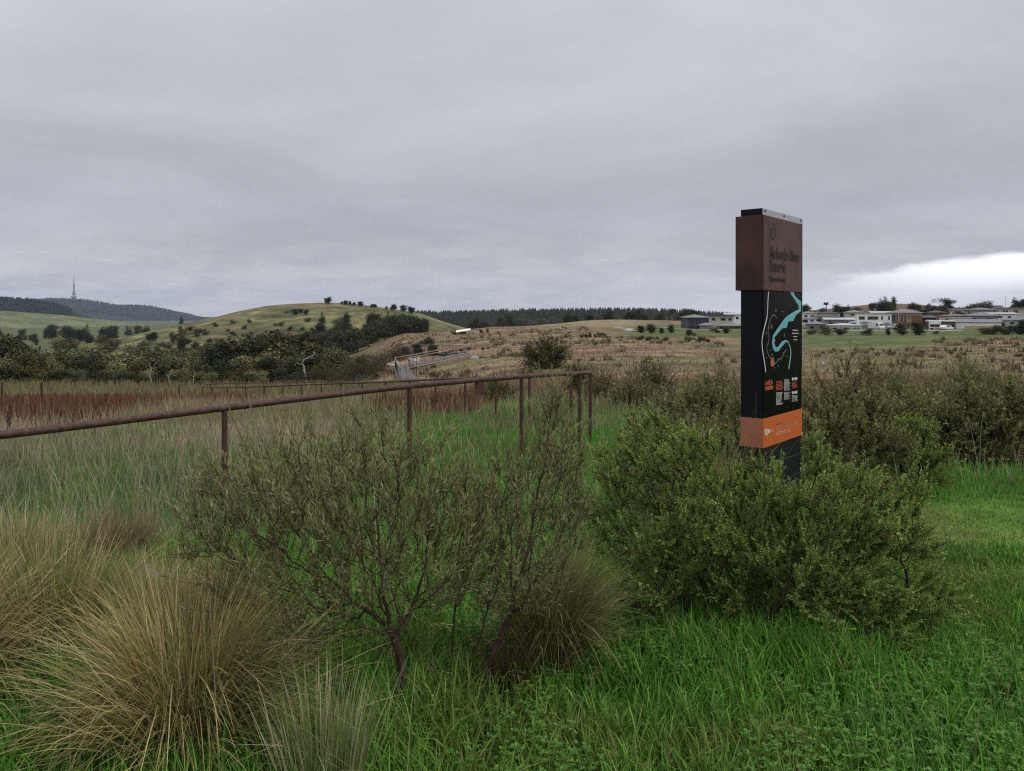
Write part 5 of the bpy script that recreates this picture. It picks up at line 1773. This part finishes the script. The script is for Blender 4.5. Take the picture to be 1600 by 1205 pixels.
def vert_path(x, y, tops, n=6):
    """polyline from the ground at (x, y) to the point tops"""
    z = GRN(x, y) - .05
    return [np.array((x + (tops[0] - x) * (i / n) ** 1.3, y + (tops[1] - y) * (i / n) ** 1.3, z + (tops[2] - z) * i / n)) for i in range(n + 1)]


st_leaf = [dict(frac=1.15, nlv=13, slen=.13, llen=.034, lwid=.0028, cols=WATTLE, young=(0.28, 0.27, 0.12), upw=1.1, outw=.25, dirw=.7, open_=.75, per=1)]
make_shrub('wattle_shrub', 'fine leafed olive shrub with forked reddish trunk standing in front of the handrail', (-.40, 3.0, GRN(-.4, 3.0)),
           [(-.95, 3.05, .74, .34, .34, .34), (-.5, 3.05, .8, .35, .3, .3), (-.66, 3.0, .84, .34, .36, .32), (-.40, 3.0, .80, .18, .3, .28), (-.80, 2.95, .46, .32, .3, .20), (-.24, 3.0, .68, .16, .3, .28), (-.55, 3.0, .55, .4, .3, .25), (-1.15, 3.1, .66, .18, .25, .26)],
           [vert_path(-.40, 3.0, (-.43, 3.0, .20), 6)], 1300, .04, .05, .0016, .017, st_leaf, 1.0, None, 'shrub', .5, 'bark', .5, .22)
make_shrub('wattle_shrub', 'tall slim fine leafed shrub rising to a point over the end of the handrail', (-.22, 3.12, GRN(-.22, 3.12)),
           [(.17, 3.3, 1.08, .06, .09, .27), (.17, 3.3, 1.06, .06, .09, .25), (.18, 3.3, 1.0, .07, .09, .25), (.15, 3.3, 1.02, .08, .1, .2), (.17, 3.3, 1.2, .03, .05, .16), (.15, 3.3, .92, .17, .2, .22), (.03, 3.25, .72, .28, .26, .25), (-.02, 3.2, .50, .26, .25, .22), (.24, 3.3, .74, .10, .2, .2)],
           [vert_path(-.22, 3.12, (-.12, 3.16, .30), 6), vert_path(-.26, 3.16, (-.24, 3.18, .34), 6), vert_path(-.17, 3.10, (.0, 3.2, .36), 6)], 1000, .04, .05, .0016, .012, st_leaf, 1.0, None, 'shrub', .5, 'bark', .5, .2)
# the big green bush in front of the sign
GB1 = [(0.125, 0.205, 0.045), (0.105, 0.175, 0.042), (0.150, 0.220, 0.050), (0.090, 0.145, 0.040)]
GB2 = [(0.13, 0.095, 0.05), (0.15, 0.11, 0.05), (0.11, 0.09, 0.045)]
st_bush = [dict(frac=3.0, nlv=26, slen=.095, llen=.015, lwid=.0034, cols=GB1, young=(0.36, 0.45, 0.12), upw=.35, outw=.75, dirw=.55, open_=1.15, per=1),
           dict(frac=.16, nlv=40, slen=.21, llen=.015, lwid=.0032, cols=GB1, young=(0.38, 0.46, 0.13), upw=.6, outw=.6, dirw=.5, open_=1.1, per=1),
           dict(frac=.34, nlv=22, slen=.11, llen=.016, lwid=.0028, cols=GB2, young=(0.13, 0.075, 0.03), upw=.1, outw=.7, dirw=.5, open_=1.15, per=1)]
bs = [vert_path(1.15 + dx, 3.95 + dy, (1.15 + dx * 3.2, 3.95 + dy * 3.0, .22), 4) for dx, dy in ((-.12, 0), (.14, .02), (0, .1), (.03, -.12), (-.2, -.08), (.26, -.04))]
make_shrub('dense_bush', 'big dense bright green bush with prickly sprays standing in front of the sign', (1.15, 3.95, GRN(1.15, 3.95)),
           [(.80, 4.0, .60, .42, .45, .37), (.8, 3.95, .3, .4, .4, .25), (1.5, 3.85, .25, .5, .45, .22), (1.22, 3.95, .45, .48, .5, .30), (1.62, 3.95, .44, .46, .48, .36), (1.2, 3.9, .25, .68, .5, .22), (.95, 4.1, .80, .18, .3, .20), (1.75, 3.9, .26, .36, .4, .24), (1.78, 3.95, .52, .30, .4, .27), (1.72, 3.6, .10, .16, .2, .14)],
           bs, 2300, .04, .05, .0018, .018, st_bush, 1.0, None, 'shrub', .5, 'darkbark', .1, .25, None, (170, .055))


def bush(name, label, x, y, rx, h, style, na=260, open_=False, lift=.0, ells=None, group=None, bark='darkbark', wob=.22, pick=.7):
    z = GRN(x, y)
    if ells is None:
        ells = [(x, y, z + h * .52, rx * .8, rx * .7, h * .40), (x - rx * .45, y, z + h * .40, rx * .5, rx * .6, h * .34), (x + rx * .45, y + .1, z + h * .42, rx * .5, rx * .6, h * .32), (x, y, z + h * .20, rx * .9, rx * .8, h * .2), (x, y - rx * .3, z + h * .16, rx * .6, rx * .4, h * .14)]
        for _ in range(3):
            ells.append((x + rng.normal(0, rx * .5), y + rng.normal(0, rx * .4), z + h * rng.uniform(.5, .82), rx * .3, rx * .3, h * .18))
    stt = [vert_path(x + dx * rx, y + dy * rx, (x + dx * rx * 2.4, y + dy * rx * 2, z + h * .22), 4) for dx, dy in ((-.12, 0), (.12, .05), (0, -.12), (.03, .12))]
    return make_shrub(name, label, (x, y, z), ells, stt, na, h * .05, h * .075, .004, .03, style, pick, group, 'shrub', 1.2, bark, .18, wob)


OL = [(0.165, 0.168, 0.066), (0.190, 0.178, 0.078), (0.130, 0.142, 0.058)]
DK = [(0.082, 0.095, 0.040), (0.105, 0.115, 0.048), (0.130, 0.102, 0.058)]
BR = [(0.195, 0.162, 0.085), (0.170, 0.150, 0.078), (0.140, 0.140, 0.064)]
YG = [(0.145, 0.205, 0.05), (0.12, 0.175, 0.05)]


def sty(cols, young, fr=1.6, nlv=14, slen=.18, ll=.034, lw=.009, op=1.0, upw=.4, outw=.6):
    return [dict(frac=fr, nlv=nlv, slen=slen, llen=ll, lwid=lw, cols=cols, young=young, upw=upw, outw=outw, dirw=.5, open_=op, per=1)]


def bpx(name, label, u, vt, d, hw, style, na=260, **k):
    x = xpx(u, d)
    return bush(name, label, x, d, hw * d / 1200, zpx(vt, d) - GRN(x, d) - .55 * style[0]['slen'], style, na, **k)


bpx('round_leafed_bush', 'dark bush with round leaves and pale flower heads between the handrail end and the sign', 1030, 606, 6.3, 62, sty(DK, (0.15, 0.15, 0.08), 1.8, 12, .18, .036, .015, 1.1), 260)
bpx('olive_bush', 'upright olive bush just behind the sign on its river side', 1105, 572, 8.6, 62, sty(OL, (0.24, 0.22, 0.09), 1.7, 14, .20, .044, .011, .9, .8, .3), 280)
bpx('olive_bush', 'olive bush tucked close against the back of the sign', 1172, 596, 7.6, 55, sty(OL, (0.24, 0.22, 0.09), 1.7, 14, .18, .042, .011, .9), 240)
bpx('dark_bush', 'dark dense bush with yellowish tips beyond the sign on the lawn side', 1312, 618, 6.5, 82, sty(DK, (0.26, 0.25, 0.08), 2.6, 16, .15, .030, .009, 1.1), 420)
bpx('tall_open_shrub', 'tall open brown twigged shrub reaching up to the park in front of the houses', 1335, 528, 10.5, 52, sty(BR, (0.26, 0.22, 0.10), 1.5, 12, .24, .05, .013, .9, .9, .4), 320, pick=.7)
bpx('tall_open_shrub', 'brown olive open shrub close past the edge of the sign', 1283, 580, 9.5, 46, sty(BR, (0.26, 0.22, 0.10), 1.5, 12, .22, .05, .012, .9, .7, .4), 220)
bpx('light_bush', 'light yellow green bush at the corner of the lawn', 1428, 640, 6.9, 48, sty(YG, (0.24, 0.31, 0.08), 2.4, 16, .15, .030, .009, 1.1), 240)
bpx('dark_bush', 'broad dark bush along the far edge of the lawn, second from the light bush', 1530, 596, 8.4, 78, sty(DK, (0.26, 0.26, 0.10), 2.4, 14, .20, .042, .014, 1.1), 400)
bpx('dark_bush', 'dark bush at the far edge of the lawn, past the broad dark bush', 1622, 590, 8.8, 70, sty(DK, (0.22, 0.22, 0.09), 2.2, 14, .20, .042, .014, 1.1), 320)
bpx('olive_bush', 'olive bush behind the light yellow green bush', 1420, 606, 10.0, 62, sty(OL, (0.26, 0.24, 0.09), 1.9, 14, .22, .05, .015, 1.0), 300)
bpx('olive_bush', 'grey olive bush filling the gap behind the dark dense bush', 1365, 604, 9.2, 52, sty(OL, (0.24, 0.22, 0.09), 1.7, 14, .22, .05, .014, 1.0), 260)
bpx('olive_bush', 'olive bush behind the broad dark bush', 1500, 592, 12.0, 50, sty(OL, (0.24, 0.22, 0.09), 1.7, 12, .26, .06, .018, 1.0), 240)
bpx('olive_bush', 'olive bush behind the bush at the far edge of the lawn', 1600, 586, 13.0, 50, sty(OL, (0.24, 0.22, 0.09), 1.7, 12, .26, .06, .018, 1.0), 240)
SCRUB = ((1062, 596, 13, 34, BR, 'low brown olive shrub right of the round leafed bush'), (1150, 578, 15, 34, BR, 'brown olive shrub showing past the outer edge of the sign'), (1085, 584, 18, 30, OL, 'olive shrub standing behind the upright olive bush'),
         (1240, 572, 19, 30, BR, 'brown shrub half hidden by the sign'), (1400, 580, 18, 34, OL, 'olive shrub behind the light yellow green bush, lower than its neighbours'), (1465, 580, 20, 32, BR, 'brown shrub in the meadow behind the dark bushes'),
         (1560, 570, 22, 34, BR, 'brown shrub in the meadow nearest the picture edge'), (1128, 574, 24, 26, BR, 'small brown shrub midway to the dry hillside'), (1385, 566, 26, 28, BR, 'small brown shrub in the olive meadow below the houses'),
         (985, 594, 24, 24, BR, 'low twiggy shrub beyond the end of the handrail'), (1018, 571, 27, 32, DK, 'dark rounded shrub rising behind the round leafed bush'), (940, 586, 30, 20, BR, 'tiny brown shrub between handrail end and dark rounded shrub'),
         (1205, 566, 30, 22, BR, 'brown shrub directly behind the sign'), (1508, 566, 30, 24, OL, 'olive shrub far out in the meadow'))
for u, vt, d, hw, c, lb in SCRUB:
    bpx('meadow_shrub', lb, u, vt, d, hw, sty(c, tuple(min(1, q * 1.5) for q in c[0]), 1.2, 9, .5 * d / 20, .075 * d / 20, .015 * d / 20, 1.0), 150, group='scrub behind the sign')
bpx('dark_shrub', 'large dark round shrub alone on the dry hillside beyond the handrail', 850, 527, 62, 30, sty(DK, (0.07, 0.065, 0.035), 1.6, 10, .9, .2, .05, 1.1), 260)
bpx('dark_shrub', 'low dark shrub just beyond the end posts of the handrail', 905, 572, 34, 18, sty(DK, (0.07, 0.065, 0.035), 1.4, 9, .5, .13, .03, 1.1), 120)
bpx('dark_shrub', 'low dark shrub behind the plate on the handrail', 775, 592, 30, 24, sty(BR, (0.07, 0.065, 0.035), 1.2, 9, .45, .11, .02, 1.1), 120)

# ------------------------------------------------------------------ tussocks
ST = [(0.66, 0.50, 0.24), (0.56, 0.42, 0.18), (0.72, 0.60, 0.37), (0.40, 0.29, 0.13), (0.50, 0.42, 0.18)]
GT = [(0.29, 0.29, 0.115), (0.38, 0.35, 0.16), (0.22, 0.24, 0.09)]
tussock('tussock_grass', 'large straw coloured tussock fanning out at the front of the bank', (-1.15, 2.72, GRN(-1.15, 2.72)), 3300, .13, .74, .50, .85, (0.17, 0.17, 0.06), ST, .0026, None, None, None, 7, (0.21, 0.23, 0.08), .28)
tussock('tussock_grass', 'green and straw tussock behind the large straw one, near the edge', (-2.02, 3.35, GRN(-2.02, 3.35)), 2000, .15, .68, .36, .65, (0.15, 0.18, 0.06), GT + ST[:2], .0026, None, None, None, 7, (0.12, 0.14, 0.055), .35)
tussock('tussock_grass', 'drooping brown tussock at the very edge beside the green and straw one', (-2.25, 2.95, GRN(-2.25, 2.95)), 1700, .14, .72, .6, 1.05, (0.10, 0.09, 0.04), ST, .0026, None, None, None, 7, (0.14, 0.14, 0.06), .2)
tussock('tussock_grass', 'golden tussock leaning out behind the slim shrub toward the big bush', (.17, 3.42, GRN(.17, 3.42)), 2000, .12, .62, .30, .95, (0.11, 0.10, 0.045), ST[1:2] + GT, .0022, None, .1, .8, 7, (0.13, 0.15, 0.055), .45)
tussock('tussock_grass', 'small upright tussock of pale dead stalks rising from green blades', (-.62, 2.52, GRN(-.62, 2.52)), 420, .13, .44, .17, .25, (0.20, 0.24, 0.09), [(0.70, 0.62, 0.43), (0.60, 0.50, 0.32)], .0026, None, None, None, 5, (0.11, 0.24, 0.04), .45, .06)
tussock('tussock_grass', 'tall tussock with arching pale blades leaning against the outer side of the sign', (1.27, 4.95, GRN(1.27, 4.95)), 1300, .15, .98, .22, .80, (0.12, 0.12, 0.05), GT + [(0.26, 0.22, 0.11)], .0026, None, math.pi, .8, 7)
tussock('tussock_grass', 'small brown tussock in the grass below the near handrail', (-2.42, 4.75, GRN(-2.42, 4.75)), 900, .14, .50, .3, .4, (0.12, 0.08, 0.045), [(0.26, 0.17, 0.10), (0.30, 0.21, 0.13)], .0022)
tussock('tussock_grass', 'mid sized straw tussock behind the grey rock', (-2.9, 4.5, GRN(-2.9, 4.5)), 1000, .16, .50, .3, .45, (0.11, 0.10, 0.05), ST, .0022, None, None, None, 6, (0.12, 0.15, 0.06), .3)
tussock('tussock_grass', 'straw tussock with pale stalks in front of the grey rock', (-1.62, 3.55, GRN(-1.62, 3.55)), 1400, .14, .50, .4, .7, (0.11, 0.10, 0.05), ST, .0020, None, None, None, 6, (0.12, 0.15, 0.06), .15)
tussock('tussock_grass', 'dark brown tussock under the slim shrub', (-.02, 3.20, GRN(-.02, 3.20)), 450, .08, .34, .35, .7, (0.05, 0.042, 0.022), [(0.12, 0.085, 0.05), (0.15, 0.11, 0.06), (0.09, 0.07, 0.04)], .0019)  # blades all in dark browns


def rock(name, label, x, y, sx, sy, sz, mat, seed):
    keep = random.getstate()
    k, kk = 14, 9
    vs_, fs = [], []
    for i in range(kk):
        ph = math.pi / 2 * i / (kk - 1)
        for j in range(k):
            t = 2 * math.pi * j / k
            r = math.cos(ph) * (1 + .32 * (float(vnoise(2 + math.cos(t) * 1.6, 2 + math.sin(t) * 1.6 + i * .5, seed)) - .5))
            vs_.append((sx * r * math.cos(t), sy * r * math.sin(t), sz * math.sin(ph) * (1 + .35 * (float(vnoise(j * .7, i * .6, seed + 3)) - .5)) - .06 * (i == 0)))
    for i in range(kk - 1):
        for j in range(k):
            fs.append((i * k + j, i * k + (j + 1) % k, (i + 1) * k + (j + 1) % k, (i + 1) * k + j))
    o_ = MB().add(vs_, fs).build(name, M[mat])
    o_.location = (x, y, float(HH(x, y)) - .02)
    return tag(o_, label, 'rock')


rock('grey_rock', 'low rounded grey rock half hidden behind the straw tussocks', -1.98, 4.2, .20, .17, .26, 'rock', 5)
rock('pale_rock', 'small pale rock showing through the fine leafed shrub', -1.45, 3.9, .10, .08, .12, 'palerock', 9)
rock('pale_rock', 'pale rock deep behind the fine leafed shrub', -1.05, 4.3, .10, .08, .13, 'palerock', 12)
for i, (u, d, s) in enumerate(((566, 94, 1.0), (572, 92, .8), (610, 106, .8), (618, 108, .7), (646, 108, .9), (652, 110, .6), (480, 78, .7), (497, 76, .8), (742, 92, .7))):
    o = rock('pale_rock', 'pale boulder scattered beside the boardwalk on the dry slope', xpx(u, d), d, s * .9, s * .6, s * .55, 'palerock', 20 + i)
    o['group'] = 'boulders beside the boardwalk'
for i, (u0, u1, d, h, lb) in enumerate(((817, 825, 104, .5, 'short pale fallen log beside the large dark shrub'), (831, 838, 108, .7, 'pale log lying just past the short fallen log'), (1288, 1290, 60, .3, 'pale stick in the grass beyond the sign'))):
    a, b_ = xpx(u0, d), xpx(u1, d)
    z = float(H(a, d))
    o = MB().tube([(0, 0, .12), ((b_ - a) * .5, .4, .22), (b_ - a, .8, .12 + h * .5)], [.12, .10, .07], 6).build('fallen_log', M['palebark'])
    o.location = (a, d, z)
    tag(o, lb, 'log')


# ------------------------------------------------------------------ grasses nobody could count
def scatter(n, y0, y1, a0, a1, pw=2.0):
    u_ = rng.random(n)
    y = (y0 ** pw + (y1 ** pw - y0 ** pw) * u_) ** (1 / pw)
    a = rng.uniform(a0, a1, n)
    return a * y, y, a


def grass_obj(name, x, y, L, W, col0, col1, tilt=.25, bend=.5, s=3, kink=.03, mat='blade'):
    n = len(x)
    P = np.stack([x, y, H(x, y) - .01], -1)
    v, f, c = blades(P, L, W, rng.uniform(0, 2 * np.pi, n), np.abs(rng.normal(0, tilt, n)), np.abs(rng.normal(bend, bend * .6, n)), col0, col1, s, 1.4, kink)
    return tag(link(name, mesh_np(name, v, [f], M[mat], c)), kind='stuff')


def jitter(c, lo=.65, hi=1.35):
    return c * rng.uniform(lo, hi, (len(c), 1)) * rng.uniform(.9, 1.1, c.shape)


# near lawn
cx0, cy0, _ = scatter(8500, 1.9, 5.2, -.85, 1.15)
ci = rng.integers(0, len(cx0), 125000)
csz = rng.uniform(.02, .07, len(cx0))
x = cx0[ci] + rng.normal(0, 1, len(ci)) * csz[ci]
y = np.maximum(cy0[ci] + rng.normal(0, 1, len(ci)) * csz[ci], 1.85)
lone = rng.random(len(x)) < .3
x[lone], y[lone], _ = scatter(int(lone.sum()), 1.9, 5.2, -.85, 1.15)
a = x / y
ctone = rng.uniform(.6, 1.4, len(cx0))[ci] * (.75 + .5 * fbm(x, y, .45, 73))
chgt = rng.uniform(.65, 1.45, len(cx0))[ci]
hmap = fbm(x, y, .8, 61)
shade_side = sstep(-a, .25, .45)
L = (.07 + .15 * hmap ** 1.5 + .05 * rng.random(len(x))) * (1 + .5 * shade_side)
tall = .7 * np.exp(-(((x - .6) / .75) ** 2 + ((y - 3.35) / .35) ** 2)) + .3 * np.exp(-(((x - 1.3) / .6) ** 2 + ((y - 3.3) / .25) ** 2)) + np.exp(-(((x + .3) / .4) ** 2 + ((y - 2.9) / .3) ** 2))
L = L * (1 + .8 * tall)
base = lerp(LUSH, np.array((0.115, 0.235, 0.045)), rng.random(len(x)))
base = lerp(base, BLUEG * .9, .5 * sstep(fbm(x, y, .7, 66), .5, .7))
base = lerp(base, MOSS * .9, .45 * sstep(fbm(x, y, .9, 77), .52, .7))
dry = rng.random(len(x)) < (.03 + .5 * wt_straw(x, y))
base[dry] = STRAW
L = np.where((a > .42) & (y > 4.4), L * .55, L) * chgt * np.where(a > -.05, .80, 1)
base = np.where(dry[:, None], base, base * ctone[:, None])
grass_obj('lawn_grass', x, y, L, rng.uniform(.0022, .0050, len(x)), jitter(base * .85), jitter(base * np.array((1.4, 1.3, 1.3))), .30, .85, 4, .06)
# clover and broad weeds in the near lawn
x, y, a = scatter(18000, 1.95, 4.4, -.3, 1.1)
keep_ = fbm(x, y, .5, 63) > .46
x, y = x[keep_], y[keep_]
n = len(x)
P = np.stack([x, y, H(x, y) + rng.uniform(.05, .15, n)], -1)
P3 = np.repeat(P, 3, 0)
az = np.repeat(rng.uniform(0, 6.28, n), 3) + np.tile(np.arange(3) * 2.09, n)
D = nrm(np.stack([np.cos(az), np.sin(az), rng.uniform(.0, .5, 3 * n)], -1))
Ls = np.repeat(rng.uniform(.008, .017, n), 3)
sd = np.stack([-np.sin(az), np.cos(az), np.zeros(3 * n)], -1)
q0, q1, q2, q3 = P3, P3 + D * Ls[:, None] * .6 + sd * Ls[:, None] * .5, P3 + D * Ls[:, None], P3 + D * Ls[:, None] * .6 - sd * Ls[:, None] * .5
v = np.stack([q0, q1, q2, q3], 1).reshape(-1, 3)
f = np.arange(3 * n)[:, None] * 4 + np.arange(4)
c = jitter(np.repeat(np.tile(np.array((0.085, 0.190, 0.034)), (n, 1)), 3, 0))
stm = blades(np.stack([x, y, H(x, y)], -1), P[:, 2] - H(x, y), np.full(n, .0008), rng.uniform(0, 6, n), np.zeros(n), np.zeros(n), np.tile(LUSH, (n, 1)), np.tile(LUSH, (n, 1)), 1)
vv, ff, cc = merge([(v, f, np.repeat(c, 4, 0)), stm])
tag(link('clover', mesh_np('clover', vv, ff, M['leaf'], cc)), kind='stuff')

# middle meadow around the rail
x, y, a = scatter(140000, 5.0, 14.0, -.85, 1.1, 1.6)
ws = wt_straw(x, y)
mossy = sstep(a, .40, .48) * sstep(-y, -7.3, -6.3)
hm = fbm(x, y, 1.6, 64)
isd = rng.random(len(x)) < ws * .62 + .05 * (1 - mossy)
base = lerp(LUSH * np.array((1.1, 1, 1)), MIDG, sstep(hm, .3, .7))
base = lerp(base, np.array((0.135, 0.195, 0.075)), sstep(-a, .16, .34) * .85)
base = lerp(base, BLUEG * 1.05, sstep(-a, .25, .4) * sstep(-y, -7.2, -6.5) * .5)
base = lerp(base, MOSS * .9, mossy * .7 * rng.random(len(x)))
base[isd] = lerp(STRAW, np.array((0.36, 0.31, 0.22)), rng.random(isd.sum()))
L = np.where(isd, rng.uniform(.15, .45, len(x)), .09 + .20 * hm * rng.random(len(x)))
L = L * (1 - .65 * mossy)
pat = .55 + .9 * fbm(x, y, .55, 67)
base = base * pat[:, None]
L = L * (.6 + .8 * fbm(x, y, .8, 68))
L = np.where((a > .3) & (y < 7.2), L * .7, L)
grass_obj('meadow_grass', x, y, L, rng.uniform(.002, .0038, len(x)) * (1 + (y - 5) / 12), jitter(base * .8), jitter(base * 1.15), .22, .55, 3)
# farther meadow to the loop of the rail
x, y, a = scatter(105000, 13.0, 46.0, -.80, .98, 1.5)
ws = np.clip(wt_straw(x, y) + .25 * sstep(y, 18, 30), 0, 1)
wr = wt_rust(x, y)
hm = fbm(x, y, 4.0, 65)
isd = rng.random(len(x)) < ws * .6 + .10
base = lerp(MIDG, PARK * 1.1, sstep(hm, .3, .7))
right = sstep(a, .1, .3) * sstep(y, 14, 24)
base = lerp(base, OLIVE, right * .8)
base[isd] = lerp(STRAW * .85, np.array((0.30, 0.245, 0.15)), rng.random(isd.sum()))
base = lerp(base, BROWN * 1.05, sstep(y, 27, 40) * .8 * (1 - sstep(-a, .10, .2)))
keep_ = (rng.random(len(x)) > wr * .8) & ~((a > -.42) & (a < -.2) & (y > 38.5) & (rng.random(len(x)) < .6))
x, y, hm, isd, base, a = x[keep_], y[keep_], hm[keep_], isd[keep_], base[keep_], a[keep_]
base = base * (.6 + .8 * fbm(x, y, 1.6, 69))[:, None]
L = np.where(isd, rng.uniform(.25, .6, len(x)), .12 + .3 * hm * rng.random(len(x))) * (.6 + .8 * fbm(x, y, 2.0, 70))
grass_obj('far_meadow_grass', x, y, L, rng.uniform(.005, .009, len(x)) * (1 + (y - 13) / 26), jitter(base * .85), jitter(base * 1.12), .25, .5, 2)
# rust coloured dock in seed
x, y, a = scatter(42000, 13.5, 44.0, -.78, .10, 1.6)
k_ = rng.random(len(x)) < wt_rust(x, y)
x, y = x[k_], y[k_]
base = lerp(RUST * 1.1, np.array((0.15, 0.072, 0.046)), rng.random(len(x)))
sw = rng.random(len(x)) < .16
base[sw] = np.array((0.22, 0.165, 0.095))
grass_obj('rust_coloured_dock', x, y, rng.uniform(.35, .75, len(x)), rng.uniform(.010, .022, len(x)) * (1 + (y - 14) / 40), jitter(base * .9), jitter(base), .18, .2, 3)
# pale dead stalks standing above the grass around the rail
x, y, a = scatter(4200, 2.4, 12, -.75, .75, 1.7)
k_ = rng.random(len(x)) < np.where(a < .02, .25, np.where(y > 5.5, .12, .015)) + .75 * wt_straw(x, y)
x, y = x[k_], y[k_]
cs = np.tile(np.array((0.40, 0.345, 0.24)), (len(x), 1))
grass_obj('dead_stalks', x, y, rng.uniform(.35, .8, len(x)), rng.uniform(.0016, .003, len(x)), jitter(cs * .7), jitter(cs), .25, .35, 4, .12)
# tufts over the dry hillside and the scrubby field
x, y, a = scatter(34000, 42.0, 330.0, -.22, .80, 1.1)
pk = (a > .10) & (y > 150) | (a > .27) & (y > 96) & (a < .55)
k_ = ~pk
x, y = x[k_], y[k_]
base = ground_col(x, y) * rng.uniform(.85, 1.2, (len(x), 1))
grass_obj('hillside_tufts', x, y, rng.uniform(.10, .34, len(x)), rng.uniform(.02, .05, len(x)) * (1 + y / 90), jitter(base * 1.0, .9, 1.1), jitter(base * 1.05, .9, 1.1), .8, .6, 1)
# darker clumps of dead tussock out on the slope
cx0, cy0, a = scatter(1000, 34.0, 260.0, -.16, .72, 1.1)
k_ = ~(((a > .10) & (cy0 > 150)) | ((a > .27) & (cy0 > 96) & (a < .55))) & (fbm(cx0, cy0, 12, 79) > .45)
cx0, cy0 = cx0[k_], cy0[k_]
ci = np.repeat(np.arange(len(cx0)), 16)
csz = rng.uniform(.2, .7, len(cx0))[ci]
x, y = cx0[ci] + rng.normal(0, .5, len(ci)) * csz, cy0[ci] + rng.normal(0, .5, len(ci)) * csz
tone = np.array([(0.140, 0.112, 0.062), (0.120, 0.115, 0.055), (0.18, 0.130, 0.080), (0.20, 0.165, 0.095)])[rng.integers(0, 4, len(cx0))][ci]
grass_obj('dead_tussock_clumps', x, y, rng.uniform(.3, .8, len(x)) * (.6 + csz), rng.uniform(.03, .07, len(x)) * (1 + y / 150), jitter(tone, .9, 1.1), jitter(tone * 1.1, .9, 1.1), .6, .6, 2)
# long grass along the edge of the gully
x, y, a = scatter(9000, 46, 64, -.80, -.12, 1.2)
base = lerp(np.array((0.16, 0.165, 0.06)), STRAW * .8, rng.random(len(x)))
grass_obj('gully_edge_grass', x, y, rng.uniform(.3, .9, len(x)), rng.uniform(.02, .035, len(x)), jitter(base * .9), jitter(base), .2, .4, 2)

# ------------------------------------------------------------------ the air: far hills fade to blue
HZ = bpy.data.materials.new('haze')
HZ.use_nodes = True
HZ.node_tree.nodes.clear()
q = NB(HZ.node_tree)
pv = q.n('ShaderNodeVolumePrincipled')
pv.inputs['Color'].default_value = (0.60, 0.74, 1.0, 1)
pv.inputs['Density'].default_value = 4.8e-5
pv.inputs['Anisotropy'].default_value = 0.0
ho = q.n('ShaderNodeOutputMaterial')
HZ.node_tree.links.new(pv.outputs[0], ho.inputs['Volume'])
hb = MB().box(-9500, 9500, -60, 14500, -140, 420).build('haze', HZ)
hb['kind'] = 'stuff'
